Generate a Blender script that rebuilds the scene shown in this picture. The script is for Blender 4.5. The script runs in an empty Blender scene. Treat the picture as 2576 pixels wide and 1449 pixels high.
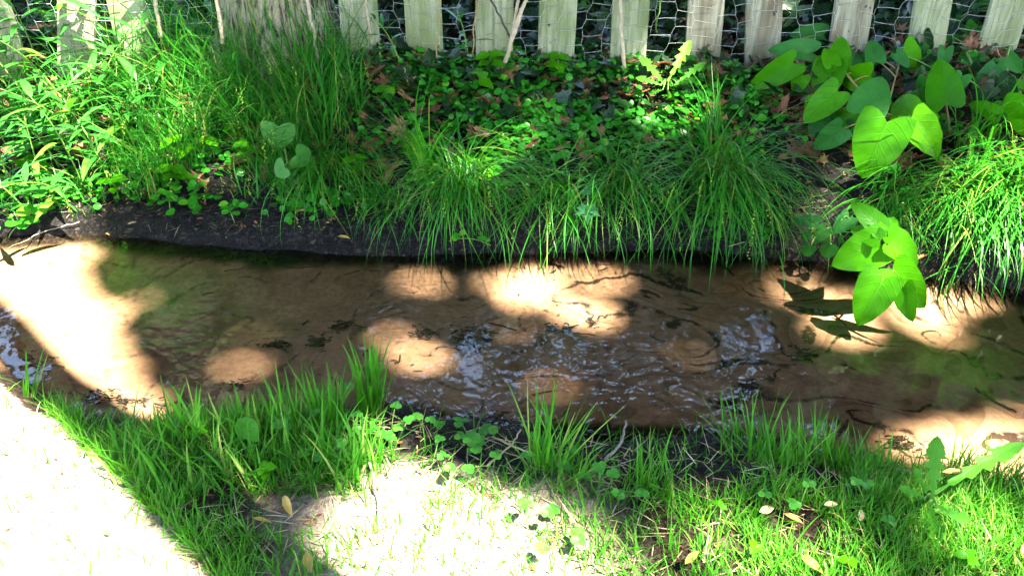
import bpy, math
import numpy as np
from mathutils import Vector
R = np.random.default_rng(11)
PI = math.pi
scn = bpy.context.scene
COL = scn.collection
CAMZ, PITCH, F = 1.0, math.radians(30), 1983.0        # picture coordinates below are 2576 x 1449
SUN_EL = math.radians(62)
SAZ = np.array([.73, -.68]); SAZ /= np.linalg.norm(SAZ)
SUN = np.array([SAZ[0]*math.cos(SUN_EL), SAZ[1]*math.cos(SUN_EL), math.sin(SUN_EL)])

# ------------------------------------------------------------------ noise, terrain
_tab = np.random.default_rng(5).random((256, 256))
def vnoise(x, y):
    x = np.asarray(x, float); y = np.asarray(y, float)
    xi = np.floor(x).astype(int); yi = np.floor(y).astype(int)
    fx = x-xi; fy = y-yi
    fx = fx*fx*(3-2*fx); fy = fy*fy*(3-2*fy)
    a = _tab[xi & 255, yi & 255]; b = _tab[(xi+1) & 255, yi & 255]
    c = _tab[xi & 255, (yi+1) & 255]; d = _tab[(xi+1) & 255, (yi+1) & 255]
    return (a*(1-fx)+b*fx)*(1-fy)+(c*(1-fx)+d*fx)*fy
def fbm(x, y, s, o=3):
    v = 0; a = .5
    for k in range(o):
        v = v+a*(vnoise(x*s+17*k, y*s+31*k)-.5); s *= 2.1; a *= .5
    return v
def ray(px, py):
    u = (px-1288)/F; v = (724-py)/F
    return np.array([u, math.cos(PITCH)+v*math.sin(PITCH), -math.sin(PITCH)+v*math.cos(PITCH)])
def z0(px, py):
    d = ray(px, py); t = CAMZ/-d[2]
    return d[0]*t, d[1]*t
FAR = np.array([z0(*p) for p in [(-150, 585), (0, 592), (250, 588), (450, 615), (700, 635), (1000, 642), (1300, 636), (1650, 630), (1900, 640), (2080, 660), (2300, 690), (2576, 735), (2750, 760)]])
NEAR = np.array([z0(*p) for p in [(-100, 890), (30, 945), (120, 1020), (350, 1075), (600, 1050), (930, 1025), (1010, 1025), (1150, 1060), (1300, 1080), (1500, 1095), (1800, 1105), (2000, 1120), (2180, 1180), (2576, 1215), (2900, 1240)]])
_o = np.argsort(NEAR[:, 0]); NEAR = NEAR[_o]
def yF(x): return np.interp(x, FAR[:, 0], FAR[:, 1])
def yN(x): return np.interp(x, NEAR[:, 0], NEAR[:, 1])
def H(x, y):
    x = np.asarray(x, float); y = np.asarray(y, float)
    w = .05*fbm(x, y, 5)+.03*fbm(x, y, 19, 2)
    df = y-yF(x)+w; dn = yN(x)-y+w
    ins = np.minimum(-df, -dn)                    # > 0 in the water
    bed = -.05*np.clip(ins/.16, 0, 1)**.8+.010*fbm(x*.6+y*.5, y-x*.3, 6)
    st = np.clip((x+.45)/.35, 0, 1)
    fs = np.interp(df, [0, .03, .09, .22, .55, .85, 2, 8, 60], [0, .06, .125, .17, .33, .37, .42, .6, 1.2])
    fb = np.interp(df, [0, .03, .10, .22, .55, .85, 2, 8, 60], [0, .025, .055, .085, .33, .37, .42, .6, 1.2])
    nb = np.interp(dn, [0, .04, .14, .6, 3, 60], [0, .02, .065, .09, .10, .15])
    fb = fb*(1-st)+fs*st
    z = np.where(df > 0, fb, np.where(dn > 0, nb, bed))
    land = np.clip(-ins/.1, 0, 1)
    z = z+land*(.05*fbm(x, y, 3.5)+.026*fbm(x, y, 16, 3)+.030*np.maximum(fbm(x, y, 38, 2), -.05))
    return np.where(ins < 0, np.maximum(z, .003*np.clip(-ins/.02, 0, 1)), np.minimum(z, -.004))
_T = np.linspace(.6, 9, 4000)
def tground(px, py):
    d = ray(px, py)
    P = d[None]*_T[:, None]; z = P[:, 2]+CAMZ
    below = z <= H(P[:, 0], P[:, 1])
    i = np.argmax(below) if below.any() else len(_T)-1
    return _T[i], d
def gp(px, py):
    t, d = tground(px, py)
    p = d*t; return np.array([p[0], p[1], float(H(p[0], p[1]))])
def pf(px, py, f):                                # a point above the ground, at a fraction of the way to it
    t, d = tground(px, py)
    return d*t*f+np.array([0, 0, CAMZ])
def pY(px, py, Y):
    d = ray(px, py); return d*(Y/d[1])+np.array([0, 0, CAMZ])

# ------------------------------------------------------------------ objects, tags
def tag(o, label=None, cat=None, group=None, kind=None):
    if label: o['label'] = label
    if cat: o['category'] = cat
    if group: o['group'] = group
    if kind: o['kind'] = kind
    return o
def empty(name, loc, label, cat, group=None):
    o = bpy.data.objects.new(name, None); COL.objects.link(o); o.location = [float(c) for c in loc]
    o.empty_display_size = .05
    return tag(o, label, cat, group)
def mk(name, V, Fs, mat, parent=None, attrs=None, smooth=True, mats=None, mi=None):
    V = np.asarray(V, float)
    if not isinstance(Fs, list): Fs = [Fs]
    Fs = [np.asarray(f, int) for f in Fs if len(f)]
    if parent is not None: V = V-np.array(parent.location)
    me = bpy.data.meshes.new(name)
    me.vertices.add(len(V)); me.vertices.foreach_set('co', V.ravel())
    nl = sum(f.size for f in Fs); npoly = sum(len(f) for f in Fs)
    me.loops.add(nl); me.polygons.add(npoly)
    me.loops.foreach_set('vertex_index', np.concatenate([f.ravel() for f in Fs]))
    tot = np.concatenate([np.full(len(f), f.shape[1]) for f in Fs])
    st = np.concatenate([[0], np.cumsum(tot)[:-1]])
    me.polygons.foreach_set('loop_start', st); me.polygons.foreach_set('loop_total', tot)
    me.polygons.foreach_set('use_smooth', np.full(npoly, smooth))
    for m in (mats or [mat]): me.materials.append(m)
    if mi is not None: me.polygons.foreach_set('material_index', np.asarray(mi, int))
    for k, a in (attrs or {}).items():
        at = me.attributes.new(k, 'FLOAT', 'POINT'); at.data.foreach_set('value', np.asarray(a, float))
    me.update(calc_edges=True); me.validate()
    o = bpy.data.objects.new(name, me); COL.objects.link(o)
    if parent is not None: o.parent = parent
    return o
def origin(o, p):
    """move a mesh's origin to p, keeping its vertices where they are"""
    p = np.asarray(p, float)
    n = len(o.data.vertices); c = np.empty(n*3); o.data.vertices.foreach_get('co', c)
    o.data.vertices.foreach_set('co', (c.reshape(-1, 3)-p).ravel()); o.location = p
    return o
class Acc:
    def __init__(s): s.V = []; s.F = {}; s.A = {}; s.n = 0
    def add(s, V, F, **at):
        V = np.asarray(V, float).reshape(-1, 3)
        for f in (F if isinstance(F, list) else [F]):
            f = np.asarray(f, int); s.F.setdefault(f.shape[1], []).append(f+s.n)
        s.V.append(V); s.n += len(V)
        for k in ('rnd', 'lu', 'lv'):
            a = at.get(k, 0.5); s.A.setdefault(k, []).append(np.broadcast_to(np.asarray(a, float), (len(V),)))
        return s
    def build(s, name, mat, parent=None, smooth=True):
        return mk(name, np.concatenate(s.V), [np.concatenate(f) for f in s.F.values()], mat, parent,
                  {k: np.concatenate(a) for k, a in s.A.items()}, smooth)
def norm(v): return v/np.maximum(np.linalg.norm(v, axis=-1, keepdims=True), 1e-9)

# ------------------------------------------------------------------ blades, leaves, tubes
def blades(acc, base, L, az, e0, bend, width, S=6, twist=None, powr=1.3, rnd=None, fold=.25, tipw=.05):
    """grass blades: base (N,3); each leaves the ground at elevation e0 towards az and bends down by `bend`"""
    base = np.asarray(base, float); N = len(base)
    L, az, e0, bend, width = [np.broadcast_to(np.asarray(a, float), (N,)) for a in (L, az, e0, bend, width)]
    tw = np.zeros(N) if twist is None else twist
    P = base.copy(); rows = []
    for k in range(S+1):
        t = k/S
        e = e0-bend*t**powr
        a = az+tw*t
        d = np.stack([np.cos(e)*np.cos(a), np.cos(e)*np.sin(a), np.sin(e)], 1)
        side = np.stack([-np.sin(a), np.cos(a), np.zeros(N)], 1)
        w = width*(.55+.45*min(1, t*4))*max(tipw, (1-t**2.2))*.5
        up = np.cross(d, side)
        rows.append(np.stack([P-side*w[:, None]-up*(w*fold)[:, None], P+side*w[:, None]-up*(w*fold)[:, None]], 1))
        P = P+d*(L/S)[:, None]
    V = np.stack(rows, 1)                          # N,S+1,2,3
    b = np.arange(N)[:, None]*(S+1)*2+np.arange(S)[None]*2
    Fq = np.stack([b, b+1, b+3, b+2], -1).reshape(-1, 4)
    r = R.random(N) if rnd is None else rnd
    lv = np.tile(np.repeat(np.linspace(0, 1, S+1), 2), N)
    lu = np.tile(np.tile([-1., 1.], S+1), N)
    acc.add(V, Fq, rnd=np.repeat(r, (S+1)*2), lv=lv, lu=lu)
    return P
def leaf_grid(wf, nu=5, nv=9, back=0., droop=.15, fold=.12, ripple=0.):
    """a leaf of unit length along +x, half width wf(v), z up"""
    u = np.linspace(-1, 1, nu); v = np.linspace(0, 1, nv)
    U, Vv = np.meshgrid(u, v)
    w = wf(Vv)
    x = Vv-back*np.sin(np.abs(U)*PI*.72)*(1-Vv)**3
    y = U*w
    z = fold*np.abs(y)-droop*Vv**2+ripple*np.sin(Vv*19+U*2)*np.abs(U)
    V = np.stack([x, y, z], -1).reshape(-1, 3)
    i = np.arange(nv-1)[:, None]*nu+np.arange(nu-1)[None]
    Fq = np.stack([i, i+1, i+nu+1, i+nu], -1).reshape(-1, 4)
    return V, Fq, U.ravel(), Vv.ravel()
def frames(d, n):
    d = norm(np.asarray(d, float)); n = np.asarray(n, float)
    s = norm(np.cross(n, d)); n = np.cross(d, s)
    return np.stack([d, s, n], -1)                 # columns
def place(acc, tpl, O, D, Nn, L, W=1., rnd=None, Z=1.):
    V, Fq, lu, lv = tpl
    O = np.asarray(O, float).reshape(-1, 3); N = len(O)
    M = frames(np.asarray(D, float).reshape(-1, 3), np.asarray(Nn, float).reshape(-1, 3))
    L = np.broadcast_to(np.asarray(L, float), (N,)); W = np.broadcast_to(np.asarray(W, float), (N,))
    T = V[None]*np.stack([np.ones(N), W, np.ones(N)*Z], -1)[:, None, :]*L[:, None, None]
    Wd = np.einsum('nij,ntj->nti', M, T)+O[:, None, :]
    k = len(V)
    Fs = [((np.arange(N)[:, None, None]*k+f[None]).reshape(-1, f.shape[1])) for f in (Fq if isinstance(Fq, list) else [Fq])]
    r = R.random(N) if rnd is None else np.broadcast_to(rnd, (N,))
    acc.add(Wd, Fs, rnd=np.repeat(r, k), lu=np.tile(lu, N), lv=np.tile(lv, N))
def tube(acc, pts, rad, sides=7, jit=0., rnd=.5, cap=True):
    P = np.asarray(pts, float); n = len(P)
    rad = np.broadcast_to(np.asarray(rad, float), (n,))
    T = norm(np.gradient(P, axis=0))
    ref = np.array([0, 0, 1.]) if abs(T[:, 2]).mean() < .8 else np.array([1., 0, 0])
    s = norm(np.cross(T, ref)); b = np.cross(T, s)
    a = np.linspace(0, 2*PI, sides, endpoint=False)
    rr = rad[:, None]*(1+jit*(R.random((n, sides))-.5))
    V = P[:, None]+rr[..., None]*(np.cos(a)[None, :, None]*s[:, None]+np.sin(a)[None, :, None]*b[:, None])
    i = np.arange(n-1)[:, None]*sides; j = np.arange(sides)[None]; j2 = (j+1) % sides
    Fq = np.stack([i+j, i+j2, i+sides+j2, i+sides+j], -1).reshape(-1, 4)
    Fs = [Fq]
    if cap: Fs += [np.arange(sides)[None, ::-1], (np.arange(sides)+(n-1)*sides)[None]]
    acc.add(V.reshape(-1, 3), Fs, rnd=rnd, lv=np.repeat(np.linspace(0, 1, n), sides), lu=np.tile(np.linspace(-1, 1, sides), n))
def bez(a, b, c, n=8):
    t = np.linspace(0, 1, n)[:, None]; a, b, c = map(np.asarray, (a, b, c))
    return a*(1-t)**2+2*b*t*(1-t)+c*t*t

# ------------------------------------------------------------------ materials
def nt(name):
    m = bpy.data.materials.new(name); m.use_nodes = True
    t = m.node_tree; t.nodes.clear()
    o = t.nodes.new('ShaderNodeOutputMaterial')
    return m, t, o
def nd(t, typ, **kw):
    n = t.nodes.new(typ)
    for k, v in kw.items():
        if k.startswith('_'): setattr(n, k[1:], v)
        else: n.inputs[k.replace('__', ' ')].default_value = v
    return n
def ramp(t, src, stops, interp='LINEAR'):
    r = t.nodes.new('ShaderNodeValToRGB'); r.color_ramp.interpolation = interp
    e = r.color_ramp.elements
    while len(e) < len(stops): e.new(.5)
    for k, (p, c) in enumerate(stops):
        e[k].position = p; e[k].color = (c if len(c) == 4 else (*c, 1)) if hasattr(c, '__len__') else (c, c, c, 1)
    t.links.new(src, r.inputs[0]); return r
def math_(t, op, a, b=None, c=None, clamp=False):
    n = t.nodes.new('ShaderNodeMath'); n.operation = op; n.use_clamp = clamp
    for i, v in enumerate((a, b, c)):
        if v is None: continue
        if isinstance(v, (int, float)): n.inputs[i].default_value = v
        else: t.links.new(v, n.inputs[i])
    return n.outputs[0]
def mixc(t, fac, a, b):
    n = t.nodes.new('ShaderNodeMix'); n.data_type = 'RGBA'
    for s, v in ((n.inputs[0], fac), (n.inputs[6], a), (n.inputs[7], b)):
        if isinstance(v, (int, float)): s.default_value = v
        elif isinstance(v, tuple): s.default_value = (*v, 1)
        else: t.links.new(v, s)
    return n.outputs[2]
def attr(t, name):
    n = t.nodes.new('ShaderNodeAttribute'); n.attribute_name = name; return n.outputs['Fac']
def noise(t, scale, detail=3, rough=.55, vec=None, dist=0., st=None):
    n = nd(t, 'ShaderNodeTexNoise', Scale=scale, Detail=detail, Roughness=rough, Distortion=dist)
    c = t.nodes.new('ShaderNodeTexCoord')
    v = c.outputs['Object'] if vec is None else vec
    if st:
        mp = nd(t, 'ShaderNodeMapping'); mp.inputs['Scale'].default_value = st
        t.links.new(v, mp.inputs[0]); v = mp.outputs[0]
    t.links.new(v, n.inputs['Vector'])
    return n.outputs[0]
def bump(t, h, strength=.5, dist=.005):
    b = nd(t, 'ShaderNodeBump', Strength=strength, Distance=dist)
    t.links.new(h, b.inputs['Height']); return b.outputs[0]

def leafmat(name, c0, c1, c2=None, gloss=.35, trans=.35, tcol=None, vein=0, spec=.22, base_pale=0., holes=False):
    """c0..c1 by leaf, transmitted light tcol, veins drawn in the blade's own coordinates"""
    m, t, o = nt(name)
    r = attr(t, 'rnd')
    col = ramp(t, r, [(0, c0), (.62, c1), (.88, tuple(x*1.15 for x in c1)), (.95, c2 or c1)]).outputs[0]
    mot = noise(t, 55, 3)
    col = mixc(t, math_(t, 'MULTIPLY', math_(t, 'SUBTRACT', mot, .35, clamp=True), .9), col, tuple(x*.62 for x in c0))
    if vein: col = mixc(t, ramp(t, noise(t, 17, 3, .6), [(.45, 0), (.7, .55)]).outputs[0], col, tuple(x*.7 for x in c0))
    hgt = None
    lu = attr(t, 'lu'); lv = attr(t, 'lv')
    if vein:
        au = math_(t, 'ABSOLUTE', lu)
        mid = math_(t, 'SUBTRACT', 1, math_(t, 'MULTIPLY', au, 26.), clamp=True)
        s = math_(t, 'SUBTRACT', math_(t, 'MULTIPLY', lv, vein), math_(t, 'MULTIPLY', math_(t, 'POWER', au, .8), vein*.34))
        fr = math_(t, 'ABSOLUTE', math_(t, 'SUBTRACT', math_(t, 'FRACT', s), .5))
        side = math_(t, 'SUBTRACT', 1, math_(t, 'MULTIPLY', fr, 13.), clamp=True)
        v = math_(t, 'MAXIMUM', mid, math_(t, 'MULTIPLY', side, .55))
        col = mixc(t, math_(t, 'MULTIPLY', v, .14), col, tuple(min(1, x*1.7+.02) for x in c1))
        hgt = math_(t, 'SUBTRACT', math_(t, 'MULTIPLY', noise(t, 30, 2), .6), v)
    if base_pale:
        col = mixc(t, math_(t, 'MULTIPLY', math_(t, 'SUBTRACT', 1, math_(t, 'MULTIPLY', lv, 4.), clamp=True), base_pale), col, (.22, .24, .09))
    p = nd(t, 'ShaderNodeBsdfPrincipled', Roughness=gloss)
    p.inputs['Specular IOR Level'].default_value = spec
    t.links.new(col, p.inputs['Base Color'])
    tr = nd(t, 'ShaderNodeBsdfTranslucent')
    tc = mixc(t, 1, col, tcol or tuple(x*1.2 for x in c1))
    n2 = t.nodes.new('ShaderNodeMix'); n2.data_type = 'RGBA'; n2.inputs[0].default_value = .5
    t.links.new(col, n2.inputs[6]); t.links.new(tc, n2.inputs[7]); t.links.new(n2.outputs[2], tr.inputs[0])
    if hgt is not None:
        b = bump(t, hgt, .55, .0022); t.links.new(b, p.inputs['Normal']); t.links.new(b, tr.inputs['Normal'])
    mx = t.nodes.new('ShaderNodeMixShader'); mx.inputs[0].default_value = trans
    t.links.new(p.outputs[0], mx.inputs[1]); t.links.new(tr.outputs[0], mx.inputs[2])
    t.links.new(mx.outputs[0], o.inputs[0])
    return m
M = {}
M['lawn'] = leafmat('lawn_blade', (.018, .14, .008), (.055, .25, .010), (.26, .32, .07), .5, .38, (.10, .36, .008), base_pale=.4, spec=.18)
M['sedge'] = leafmat('sedge_blade', (.010, .11, .011), (.030, .21, .014), (.17, .24, .035), .38, .32, (.06, .33, .010), base_pale=.25, spec=.22)
M['tall'] = leafmat('tall_grass_blade', (.009, .105, .012), (.028, .21, .018), (.22, .26, .06), .40, .35, (.06, .33, .012), spec=.22)
M['weed'] = leafmat('lance_leaf', (.014, .12, .018), (.032, .21, .020), (.11, .29, .02), .3, .34, (.08, .36, .016), vein=7, spec=.5)
M['creep'] = leafmat('round_leaf', (.007, .10, .009), (.024, .22, .012), (.10, .33, .016), .33, .30, (.06, .36, .010), spec=.32)
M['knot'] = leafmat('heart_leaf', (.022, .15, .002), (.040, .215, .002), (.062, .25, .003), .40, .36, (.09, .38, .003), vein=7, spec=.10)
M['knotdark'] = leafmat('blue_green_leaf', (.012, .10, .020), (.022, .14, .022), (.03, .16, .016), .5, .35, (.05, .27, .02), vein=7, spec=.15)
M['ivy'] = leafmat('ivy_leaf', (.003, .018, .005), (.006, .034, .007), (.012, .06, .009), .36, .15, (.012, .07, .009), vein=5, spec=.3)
M['burdock'] = leafmat('burdock_leaf', (.030, .15, .024), (.034, .16, .024), None, .5, .3, (.08, .28, .02), vein=7)
M['dandy'] = leafmat('dandelion_leaf', (.050, .23, .014), (.060, .26, .016), (.11, .32, .02), .5, .36, (.15, .40, .02), vein=8)
M['clover'] = leafmat('clover_leaflet', (.025, .17, .018), (.05, .25, .02), (.10, .30, .03), .5, .3, (.12, .36, .03), vein=9)
M['maple'] = leafmat('maple_leaf', (.025, .14, .045), (.03, .15, .045), None, .45, .3, (.08, .30, .04), vein=6)
M['dead'] = leafmat('dead_leaf', (.085, .040, .020), (.19, .085, .040), (.30, .15, .075), .55, .18, (.30, .10, .03), vein=6, spec=.3)
M['yellow'] = leafmat('yellowed_leaf', (.42, .27, .06), (.50, .33, .08), (.55, .38, .16), .5, .25, (.5, .3, .05), vein=6)
M['straw'] = leafmat('dry_straw', (.30, .22, .12), (.46, .36, .22), (.58, .48, .33), .55, .2, (.4, .3, .15), spec=.3)
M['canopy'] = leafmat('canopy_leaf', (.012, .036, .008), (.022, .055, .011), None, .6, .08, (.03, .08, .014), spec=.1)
M['seed'] = leafmat('seed_spike', (.10, .20, .02), (.20, .30, .035), None, .6, .2, (.3, .4, .06), spec=.2)

def m_ground():
    m, t, o = nt('bank_and_bed')
    sand = attr(t, 'sand'); mud = attr(t, 'mud'); pale = attr(t, 'pale'); silt = attr(t, 'silt')
    n1 = noise(t, 9, 4); n2 = noise(t, 70, 4, .65); n3 = noise(t, 260, 2)
    # stream sand
    cs = ramp(t, n1, [(.25, (.33, .222, .155)), (.55, (.44, .305, .215)), (.8, (.51, .365, .26))]).outputs[0]
    cs = mixc(t, math_(t, 'MULTIPLY', ramp(t, n2, [(.35, 0), (.7, 1)]).outputs[0], .55), cs, (.15, .095, .06))
    # curled lines of dark silt caught in the troughs of the ripples
    co = t.nodes.new('ShaderNodeTexCoord')
    mp = nd(t, 'ShaderNodeMapping'); mp.inputs['Scale'].default_value = (1, 1.25, 0); mp.inputs['Rotation'].default_value = (0, 0, -.5)
    t.links.new(co.outputs['Object'], mp.inputs[0])
    iso = noise(t, 4.0, 1.5, .4, vec=mp.outputs[0], dist=.8)
    band = math_(t, 'SUBTRACT', 1, math_(t, 'MULTIPLY', math_(t, 'ABSOLUTE', math_(t, 'SUBTRACT', math_(t, 'FRACT', math_(t, 'MULTIPLY', iso, 5.)), .5)), 8.), clamp=True)
    gate = ramp(t, noise(t, 4.7, 3, .7), [(.45, 0), (.55, 1)]).outputs[0]
    rag = ramp(t, n2, [(.38, 0), (.56, 1)]).outputs[0]
    line = math_(t, 'MULTIPLY', math_(t, 'MULTIPLY', band, gate), math_(t, 'ADD', math_(t, 'MULTIPLY', rag, .7), .3))
    line = math_(t, 'MULTIPLY', math_(t, 'MULTIPLY', line, silt), 2.2, clamp=True)
    soft = math_(t, 'MULTIPLY', math_(t, 'SUBTRACT', 1, math_(t, 'MULTIPLY', math_(t, 'FRACT', math_(t, 'MULTIPLY', iso, 5.)), 2.6), clamp=True), .55)
    soft = math_(t, 'MULTIPLY', soft, silt)
    cs = mixc(t, soft, cs, (.13, .078, .046))
    algae = math_(t, 'MULTIPLY', ramp(t, noise(t, 2.3, 3), [(.56, 0), (.68, 1)]).outputs[0], .45)
    cs = mixc(t, algae, cs, (.14, .10, .055))
    cs = mixc(t, math_(t, 'MULTIPLY', line, .93), cs, (.018, .014, .012))
    # soil
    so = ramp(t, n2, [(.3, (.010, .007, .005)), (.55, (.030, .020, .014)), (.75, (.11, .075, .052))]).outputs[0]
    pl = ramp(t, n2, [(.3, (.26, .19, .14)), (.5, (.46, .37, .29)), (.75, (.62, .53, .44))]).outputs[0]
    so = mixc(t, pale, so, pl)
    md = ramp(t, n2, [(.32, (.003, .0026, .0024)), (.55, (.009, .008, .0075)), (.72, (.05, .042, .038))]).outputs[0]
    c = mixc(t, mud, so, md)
    c = mixc(t, sand, c, cs)
    p = nd(t, 'ShaderNodeBsdfPrincipled')
    t.links.new(c, p.inputs['Base Color'])
    wet = math_(t, 'SUBTRACT', .85, math_(t, 'MULTIPLY', mud, .2)); t.links.new(wet, p.inputs['Roughness'])
    p.inputs['Specular IOR Level'].default_value = .10
    hs = math_(t, 'ADD', math_(t, 'MULTIPLY', n2, .10), math_(t, 'MULTIPLY', math_(t, 'FRACT', math_(t, 'MULTIPLY', iso, 5.)), .25))
    hl = math_(t, 'ADD', math_(t, 'MULTIPLY', n2, 1.3), math_(t, 'MULTIPLY', n3, .5))
    mh = t.nodes.new('ShaderNodeMix'); t.links.new(sand, mh.inputs[0]); t.links.new(hl, mh.inputs[2]); t.links.new(hs, mh.inputs[3])
    t.links.new(bump(t, mh.outputs[0], .9, .012), p.inputs['Normal'])
    t.links.new(p.outputs[0], o.inputs[0]); return m
def m_water():
    m, t, o = nt('clear_rippled_water')
    co = t.nodes.new('ShaderNodeTexCoord')
    sx_ = t.nodes.new('ShaderNodeSeparateXYZ'); t.links.new(co.outputs['Object'], sx_.inputs[0])
    # riffles: a wide one in the middle of the reach, a narrow one further down
    mid = ramp(t, math_(t, 'ABSOLUTE', math_(t, 'SUBTRACT', sx_.outputs[0], .08)), [(.34, 1), (.60, .10)]).outputs[0]
    dwn = ramp(t, math_(t, 'ABSOLUTE', math_(t, 'ADD', sx_.outputs[0], .74)), [(.03, .9), (.15, 0)]).outputs[0]
    r1 = noise(t, 19, .6, .4, dist=1.3, st=(1, 1.2, 1)); r2 = noise(t, 8, 0, .4, dist=.5); r3 = noise(t, 42, 0, .4, dist=1.)
    pat = ramp(t, noise(t, 4.6, 1.5, .5, st=(1, .34, 1)), [(.40, .12), (.52, 1)]).outputs[0]
    pat = math_(t, 'MULTIPLY', pat, ramp(t, math_(t, 'SUBTRACT', sx_.outputs[1], 1.), [(.22, .35), (.46, 1)]).outputs[0])
    pat = math_(t, 'MULTIPLY', pat, math_(t, 'MAXIMUM', mid, dwn))
    h = math_(t, 'ADD', math_(t, 'MULTIPLY', math_(t, 'ADD', r1, math_(t, 'MULTIPLY', r3, .22)), pat), math_(t, 'MULTIPLY', r2, .18))
    nrm = bump(t, h, 1., .0105)
    fr = nd(t, 'ShaderNodeFresnel', IOR=1.37); t.links.new(nrm, fr.inputs['Normal'])
    tr = nd(t, 'ShaderNodeBsdfTransparent'); tr.inputs[0].default_value = (.95, .89, .80, 1)
    gl = nd(t, 'ShaderNodeBsdfGlossy', Roughness=.015); gl.inputs[0].default_value = (1, 1, 1, 1)
    t.links.new(nrm, gl.inputs['Normal'])
    mx = t.nodes.new('ShaderNodeMixShader')
    t.links.new(fr.outputs[0], mx.inputs[0]); t.links.new(tr.outputs[0], mx.inputs[1]); t.links.new(gl.outputs[0], mx.inputs[2])
    t.links.new(mx.outputs[0], o.inputs[0]); return m
def m_bark(name, dark, mid, light, sc=(66, 66, 9)):
    m, t, o = nt(name)
    n1 = noise(t, 1, 4, .65, st=sc, dist=.5); n2 = noise(t, 40, 4)
    c = ramp(t, n1, [(.40, dark), (.47, mid), (.56, light)]).outputs[0]
    c = mixc(t, math_(t, 'MULTIPLY', n2, .35), c, mid)
    p = nd(t, 'ShaderNodeBsdfPrincipled', Roughness=.85); p.inputs['Specular IOR Level'].default_value = .2
    t.links.new(c, p.inputs['Base Color'])
    t.links.new(bump(t, math_(t, 'ADD', n1, math_(t, 'MULTIPLY', n2, .2)), 1., .03), p.inputs['Normal'])
    t.links.new(p.outputs[0], o.inputs[0]); return m
def m_wood(name, a, b, dirt, knot=(.02, .014, .01)):
    m, t, o = nt(name)
    oi = t.nodes.new('ShaderNodeObjectInfo')
    co = t.nodes.new('ShaderNodeTexCoord')
    add = t.nodes.new('ShaderNodeVectorMath'); add.operation = 'ADD'
    sc = t.nodes.new('ShaderNodeVectorMath'); sc.operation = 'SCALE'; sc.inputs[0].default_value = (7.3, 3.1, 9.7)
    t.links.new(oi.outputs['Random'], sc.inputs['Scale'])
    t.links.new(co.outputs['Object'], add.inputs[0]); t.links.new(sc.outputs[0], add.inputs[1])
    g = noise(t, 1, 4, .6, vec=add.outputs[0], st=(95, 95, 6), dist=.6)
    big = noise(t, 1, 3, .6, vec=add.outputs[0], st=(9, 9, 4))
    c = ramp(t, g, [(.34, tuple(x*.55 for x in b)), (.5, b), (.66, a)]).outputs[0]
    c = mixc(t, ramp(t, big, [(.42, 0), (.62, .85)]).outputs[0], c, dirt)
    sp = noise(t, 1, 2, .5, vec=add.outputs[0], st=(42, 42, 30))
    c = mixc(t, ramp(t, sp, [(.71, 0), (.75, .9)]).outputs[0], c, knot)
    lo = t.nodes.new('ShaderNodeSeparateXYZ'); t.links.new(co.outputs['Object'], lo.inputs[0])
    low = math_(t, 'SUBTRACT', 1, math_(t, 'MULTIPLY', math_(t, 'ADD', lo.outputs[2], 0.), 7.), clamp=True)
    c = mixc(t, math_(t, 'MULTIPLY', low, .5), c, (.10, .105, .045))
    p = nd(t, 'ShaderNodeBsdfPrincipled', Roughness=.8); p.inputs['Specular IOR Level'].default_value = .25
    t.links.new(c, p.inputs['Base Color']); t.links.new(bump(t, g, .6, .004), p.inputs['Normal'])
    t.links.new(p.outputs[0], o.inputs[0]); return m
def m_plain(name, c0, c1, rough=.7, scale=40, metal=0., spec=.4):
    m, t, o = nt(name)
    n = noise(t, scale, 4)
    p = nd(t, 'ShaderNodeBsdfPrincipled', Roughness=rough, Metallic=metal); p.inputs['Specular IOR Level'].default_value = spec
    t.links.new(ramp(t, n, [(.3, c0), (.7, c1)]).outputs[0], p.inputs['Base Color'])
    t.links.new(bump(t, n, .4, .002), p.inputs['Normal'])
    t.links.new(p.outputs[0], o.inputs[0]); return m
M['ground'] = m_ground(); M['water'] = m_water()
M['bark'] = m_bark('furrowed_bark', (.016, .013, .009), (.13, .12, .078), (.27, .255, .165))
M['bark2'] = m_bark('dark_bark', (.02, .016, .012), (.08, .065, .05), (.16, .13, .10), (14, 14, 3))
M['wood'] = m_wood('weathered_pale_wood', (.28, .29, .20), (.20, .225, .13), (.105, .135, .05))
M['woodpatch'] = m_wood('peeling_pale_wood', (.27, .27, .20), (.19, .185, .13), (.09, .065, .035))
M['clod'] = m_plain('wet_soil_clod', (.006, .005, .004), (.045, .036, .030), .75, 60, spec=.15)
M['wire'] = m_plain('galvanised_wire', (.24, .25, .24), (.40, .40, .38), .5, 90, .3)
M['stem'] = m_plain('green_stem', (.06, .15, .02), (.12, .22, .04), .5)
M['redstem'] = m_plain('reddish_stem', (.20, .07, .03), (.16, .18, .05), .5)
M['dry'] = m_plain('dry_stem_bark', (.20, .16, .10), (.38, .32, .22), .7, 60)
M['twig'] = m_plain('wet_twig', (.012, .010, .008), (.035, .026, .02), .5, 60)
M['greytwig'] = m_plain('grey_twig', (.12, .095, .075), (.26, .21, .17), .7, 60)

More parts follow.
